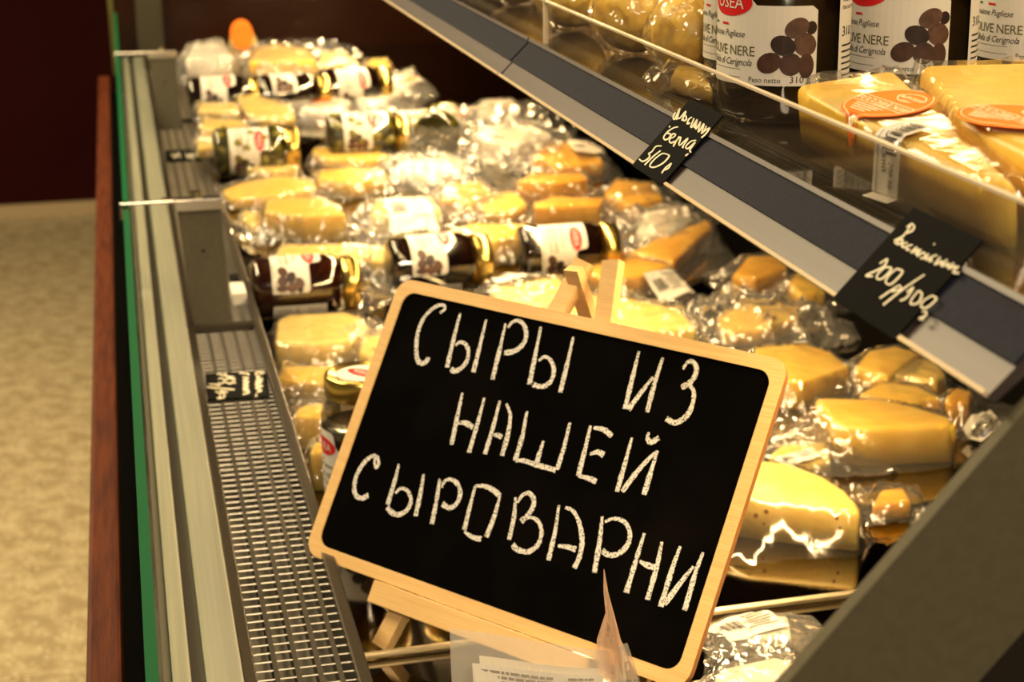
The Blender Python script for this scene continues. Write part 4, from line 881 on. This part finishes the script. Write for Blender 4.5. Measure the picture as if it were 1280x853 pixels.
# --- packet standing in front of the easel, nearest the eye
pk = P(700, 880, .56); YP = .93
def front_packet():
    pts = [(562, 783), (705, 800), (772, 812), (772, 930), (562, 930)]
    w3 = [at_y(u, v, YP) for u, v in pts]; c = sum(w3, Vector())/5; c.z = z(H1)
    t = thing('bagged_cheese', 'clear packet with a printed sheet label standing before the easel', 'cheese', c, None, 'bagged cheeses on the deck')
    a, b = at_y(562, 786, YP), at_y(772, 816, YP); n, m_ = 26, 18; V = []; rng = random.Random(4)
    rr = [[rng.uniform(-1, 1) for _ in range(m_+1)] for _ in range(n+1)]
    def pt(s_, q, off=0.0):
        top = a+(b-a)*s_; p = Vector((top.x, YP-.012*q+.004*math.sin(7*s_+3*q)*(.3+q), z(H1)+.001+(top.z-z(H1)-.001)*(1-q)))
        return p+Vector((0, -off, 0))
    for i in range(n+1):
        for j in range(m_+1): V.append(pt(i/n, j/m_, .0005*rr[i][j])-c)
    mesh('bag', V, [(i*(m_+1)+j, (i+1)*(m_+1)+j, (i+1)*(m_+1)+j+1, i*(m_+1)+j+1) for i in range(n) for j in range(m_)], 'film_white', t, True)
    # cheese slice in it
    W_ = (b-a).length
    bm = MB(); q0 = pt(.1, .55)-c; q1 = pt(.9, .95)-c
    bm.box((q0.x, q0.y+.003, .001), (q1.x, q0.y+.018, q0.z)); bm.build('cheese', 'white', t, bevel=.003)
    def flat(name, s0, s1, q0, q1, m, off):
        V = []; k = 10
        for i in range(k+1):
            for q in (q0, q1): V.append(pt(s0+(s1-s0)*i/k, q, off)-c)
        return mesh(name, V, [(2*i, 2*i+1, 2*i+3, 2*i+2) for i in range(k)], m, t)
    flat('label', .165, .88, .15, .80, 'paper_dim', .0022)
    l2 = flat('label', .12, .90, .20, .92, 'paper', .0032)
    gs = []; r = random.Random(2)
    for i in range(7):
        x = .155
        while x < (.58 if i else .56):
            ww = r.uniform(.015, .06); gs.append((x, min(x+ww, .60), .232+i*.034)); x += ww+.008
    gs += [(.68, .735, .232), (.742, .775, .232), (.782, .80, .232), (.805, .84, .232)]
    mb = MB()
    for x0, x1, q in gs: mb.add([pt(x0, q, .0036)-c, pt(x1, q, .0036)-c, pt(x1, q+.019, .0036)-c, pt(x0, q+.019, .0036)-c], [(0, 1, 2, 3)])
    mesh('print', mb.v, mb.f, 'grey_ink', l2)
    # upright twisted bag tip in front of the board
    V = []; pth = [(755, 712), (758, 740), (762, 766), (764, 800), (768, 850)]; wd = [.5, 2.2, 5, 12, 30]; wl = [.5, 3.5, 5, 18, 22]
    for k_, (u, v) in enumerate(pth):
        for f_ in (-1, -.3, .4, 1):
            uu = u+(wl[k_] if f_ < 0 else wd[k_])*f_; V.append(at_y(uu, v, YP-.004-.010*math.sin(2.4*f_)*(k_/4))-c)
    mesh('bag_tip', V, [(i*4+j, i*4+j+1, i*4+j+5, i*4+j+4) for i in range(4) for j in range(3)], 'film_ledge_glow', t, True)
    V = [at_y(u, v, YP-.006-d)-c for u, v, d in ((768, 812, 0), (784, 804, .004), (806, 870, .006), (772, 885, 0), (776, 806, .008), (788, 880, .010))]
    mesh('bag_corner', V, [(0, 4, 5, 3), (4, 1, 2, 5)], 'film_white', t)
M['film_ledge_glow'] = film('bag_tip_film', (1, .85, .75), .75, .05, .4, .2, .25, milk=(.95, .62, .42))  # clear film; peach light off the wood ledge is put into its colour
M['film_white'] = film('bag_corner_film', (1, .97, .92), .42, .06, .5, .2, .25)
front_packet()

# ------------------------------------------------------------------ on the upper shelf: two wedges and the bagged balls
def wedge3(lst): return [P(u, v, h) for u, v, h in lst]
pack('bagged wedge with whole orange Российский label before the shelf jars', None, .027, 'yellow', B(.001, .012, .008, .006), puff=.004, crk=.55, fm='film_tight', bev=.005, cell=.0034,
     pts3=wedge3([(992, 97, .1245), (1119, 86, .1215), (1275, 228, .1385), (1225, 226, .1390), (1110, 174, .1365), (1045, 145, .1340), (1012, 121, .1300)]), fam='labelled wedges on the shelf', st=(('orange', 1111, 133, .042, .042, -80, 1), ('name', 1112, 196, .050, .0165, 196)))
pack('bagged wedge at the right edge of the shelf, label partly out of view', None, .031, 'yellow', B(.001, .012, .008, .006), puff=.004, crk=.7, fm='film_tight', bev=.005, cell=.0034,
     pts3=wedge3([(1150, 82, .1215), (1290, 76, .1215), (1420, 205, .134), (1390, 222, .1345), (1290, 190, .131), (1200, 145, .127)]), fam='labelled wedges on the shelf', st=(('orange', 1266, 148, .046, .048, -80, 1),))
def ball(label, u, v, h, r, tone, seed):
    c = P(u, v, h); c.z = z(SH)+r+.0015
    t = thing('bagged_cheese', label, 'cheese', c, None, 'bagged cheeses on the shelf')
    def blob(rad, amp, sub, fr):
        bm = bmesh.new(); bmesh.ops.create_icosphere(bm, subdivisions=sub, radius=rad)
        for vv in bm.verts:
            n_ = vv.co.normalized(); d = noise.noise(n_*fr+Vector((seed*3.1, seed, 0)))*amp
            if amp > .002: d += abs(noise.noise(n_*fr*2.3+Vector((seed, 0, seed*2.2))))*amp
            vv.co += n_*d
            if vv.co.z < -r-.0008: vv.co.z = -r-.0008
        me = bpy.data.meshes.new('blob'); bm.to_mesh(me); bm.free(); return me
    me = blob(r, .0012, 4, 1.5); me.materials.append(M[tone]); me.name = 'cheese'; link('cheese', me, t, True)
    me = blob(r*1.09, .0036, 5, 3.2); me.materials.append(M['film']); me.name = 'bag'; link('bag', me, t, True)
    # gathered bag neck
    n, V = 14, []
    for k_ in range(5):
        for i in range(n):
            a = 2*math.pi*i/n; rr = [.012, .006, .008, .016, .022][k_]*(1+.25*math.sin(5*a+seed)); V.append((rr*math.cos(a)-.004*k_, rr*math.sin(a), r*1.08+.006*k_-.002*(k_ == 4)))
    mesh('bag_neck', V, [(k_*n+i, k_*n+(i+1) % n, (k_+1)*n+(i+1) % n, (k_+1)*n+i) for k_ in range(4) for i in range(n)], 'film_hazy', t, True)
ball('round yellow bagged cheese touching the left shelf jars', 866, 43, .137, .0265, 'yellow', 1)
ball('round golden bagged cheese second from the shelf jars', 792, 18, .137, .0275, 'yellow', 2)
ball('round golden bagged cheese near the joint of the riser', 716, -8, .137, .0265, 'yellow', 3)
ball('round yellow bagged cheese farther back above the golden ones', 812, -26, .137, .0265, 'yellow', 4)
ball('round yellow bagged cheese at the back left of the shelf group', 745, -40, .137, .0265, 'yellow', 5)
ball('round yellow bagged cheese standing left of the riser joint', 648, -34, .137, .0265, 'yellow', 6)
pack('flat clear bag lying before the round cheeses behind the riser', None, .012, 'yellow', B(.004, .02, .01, .02), puff=.03, crk=1.2, pts3=[P(838, 92, SH-.012), P(846, 78, SH-.012), P(880, 84, SH-.012), P(892, 106, SH-.012)], fam='bagged cheeses on the shelf')
bpy.context.view_layer.update()
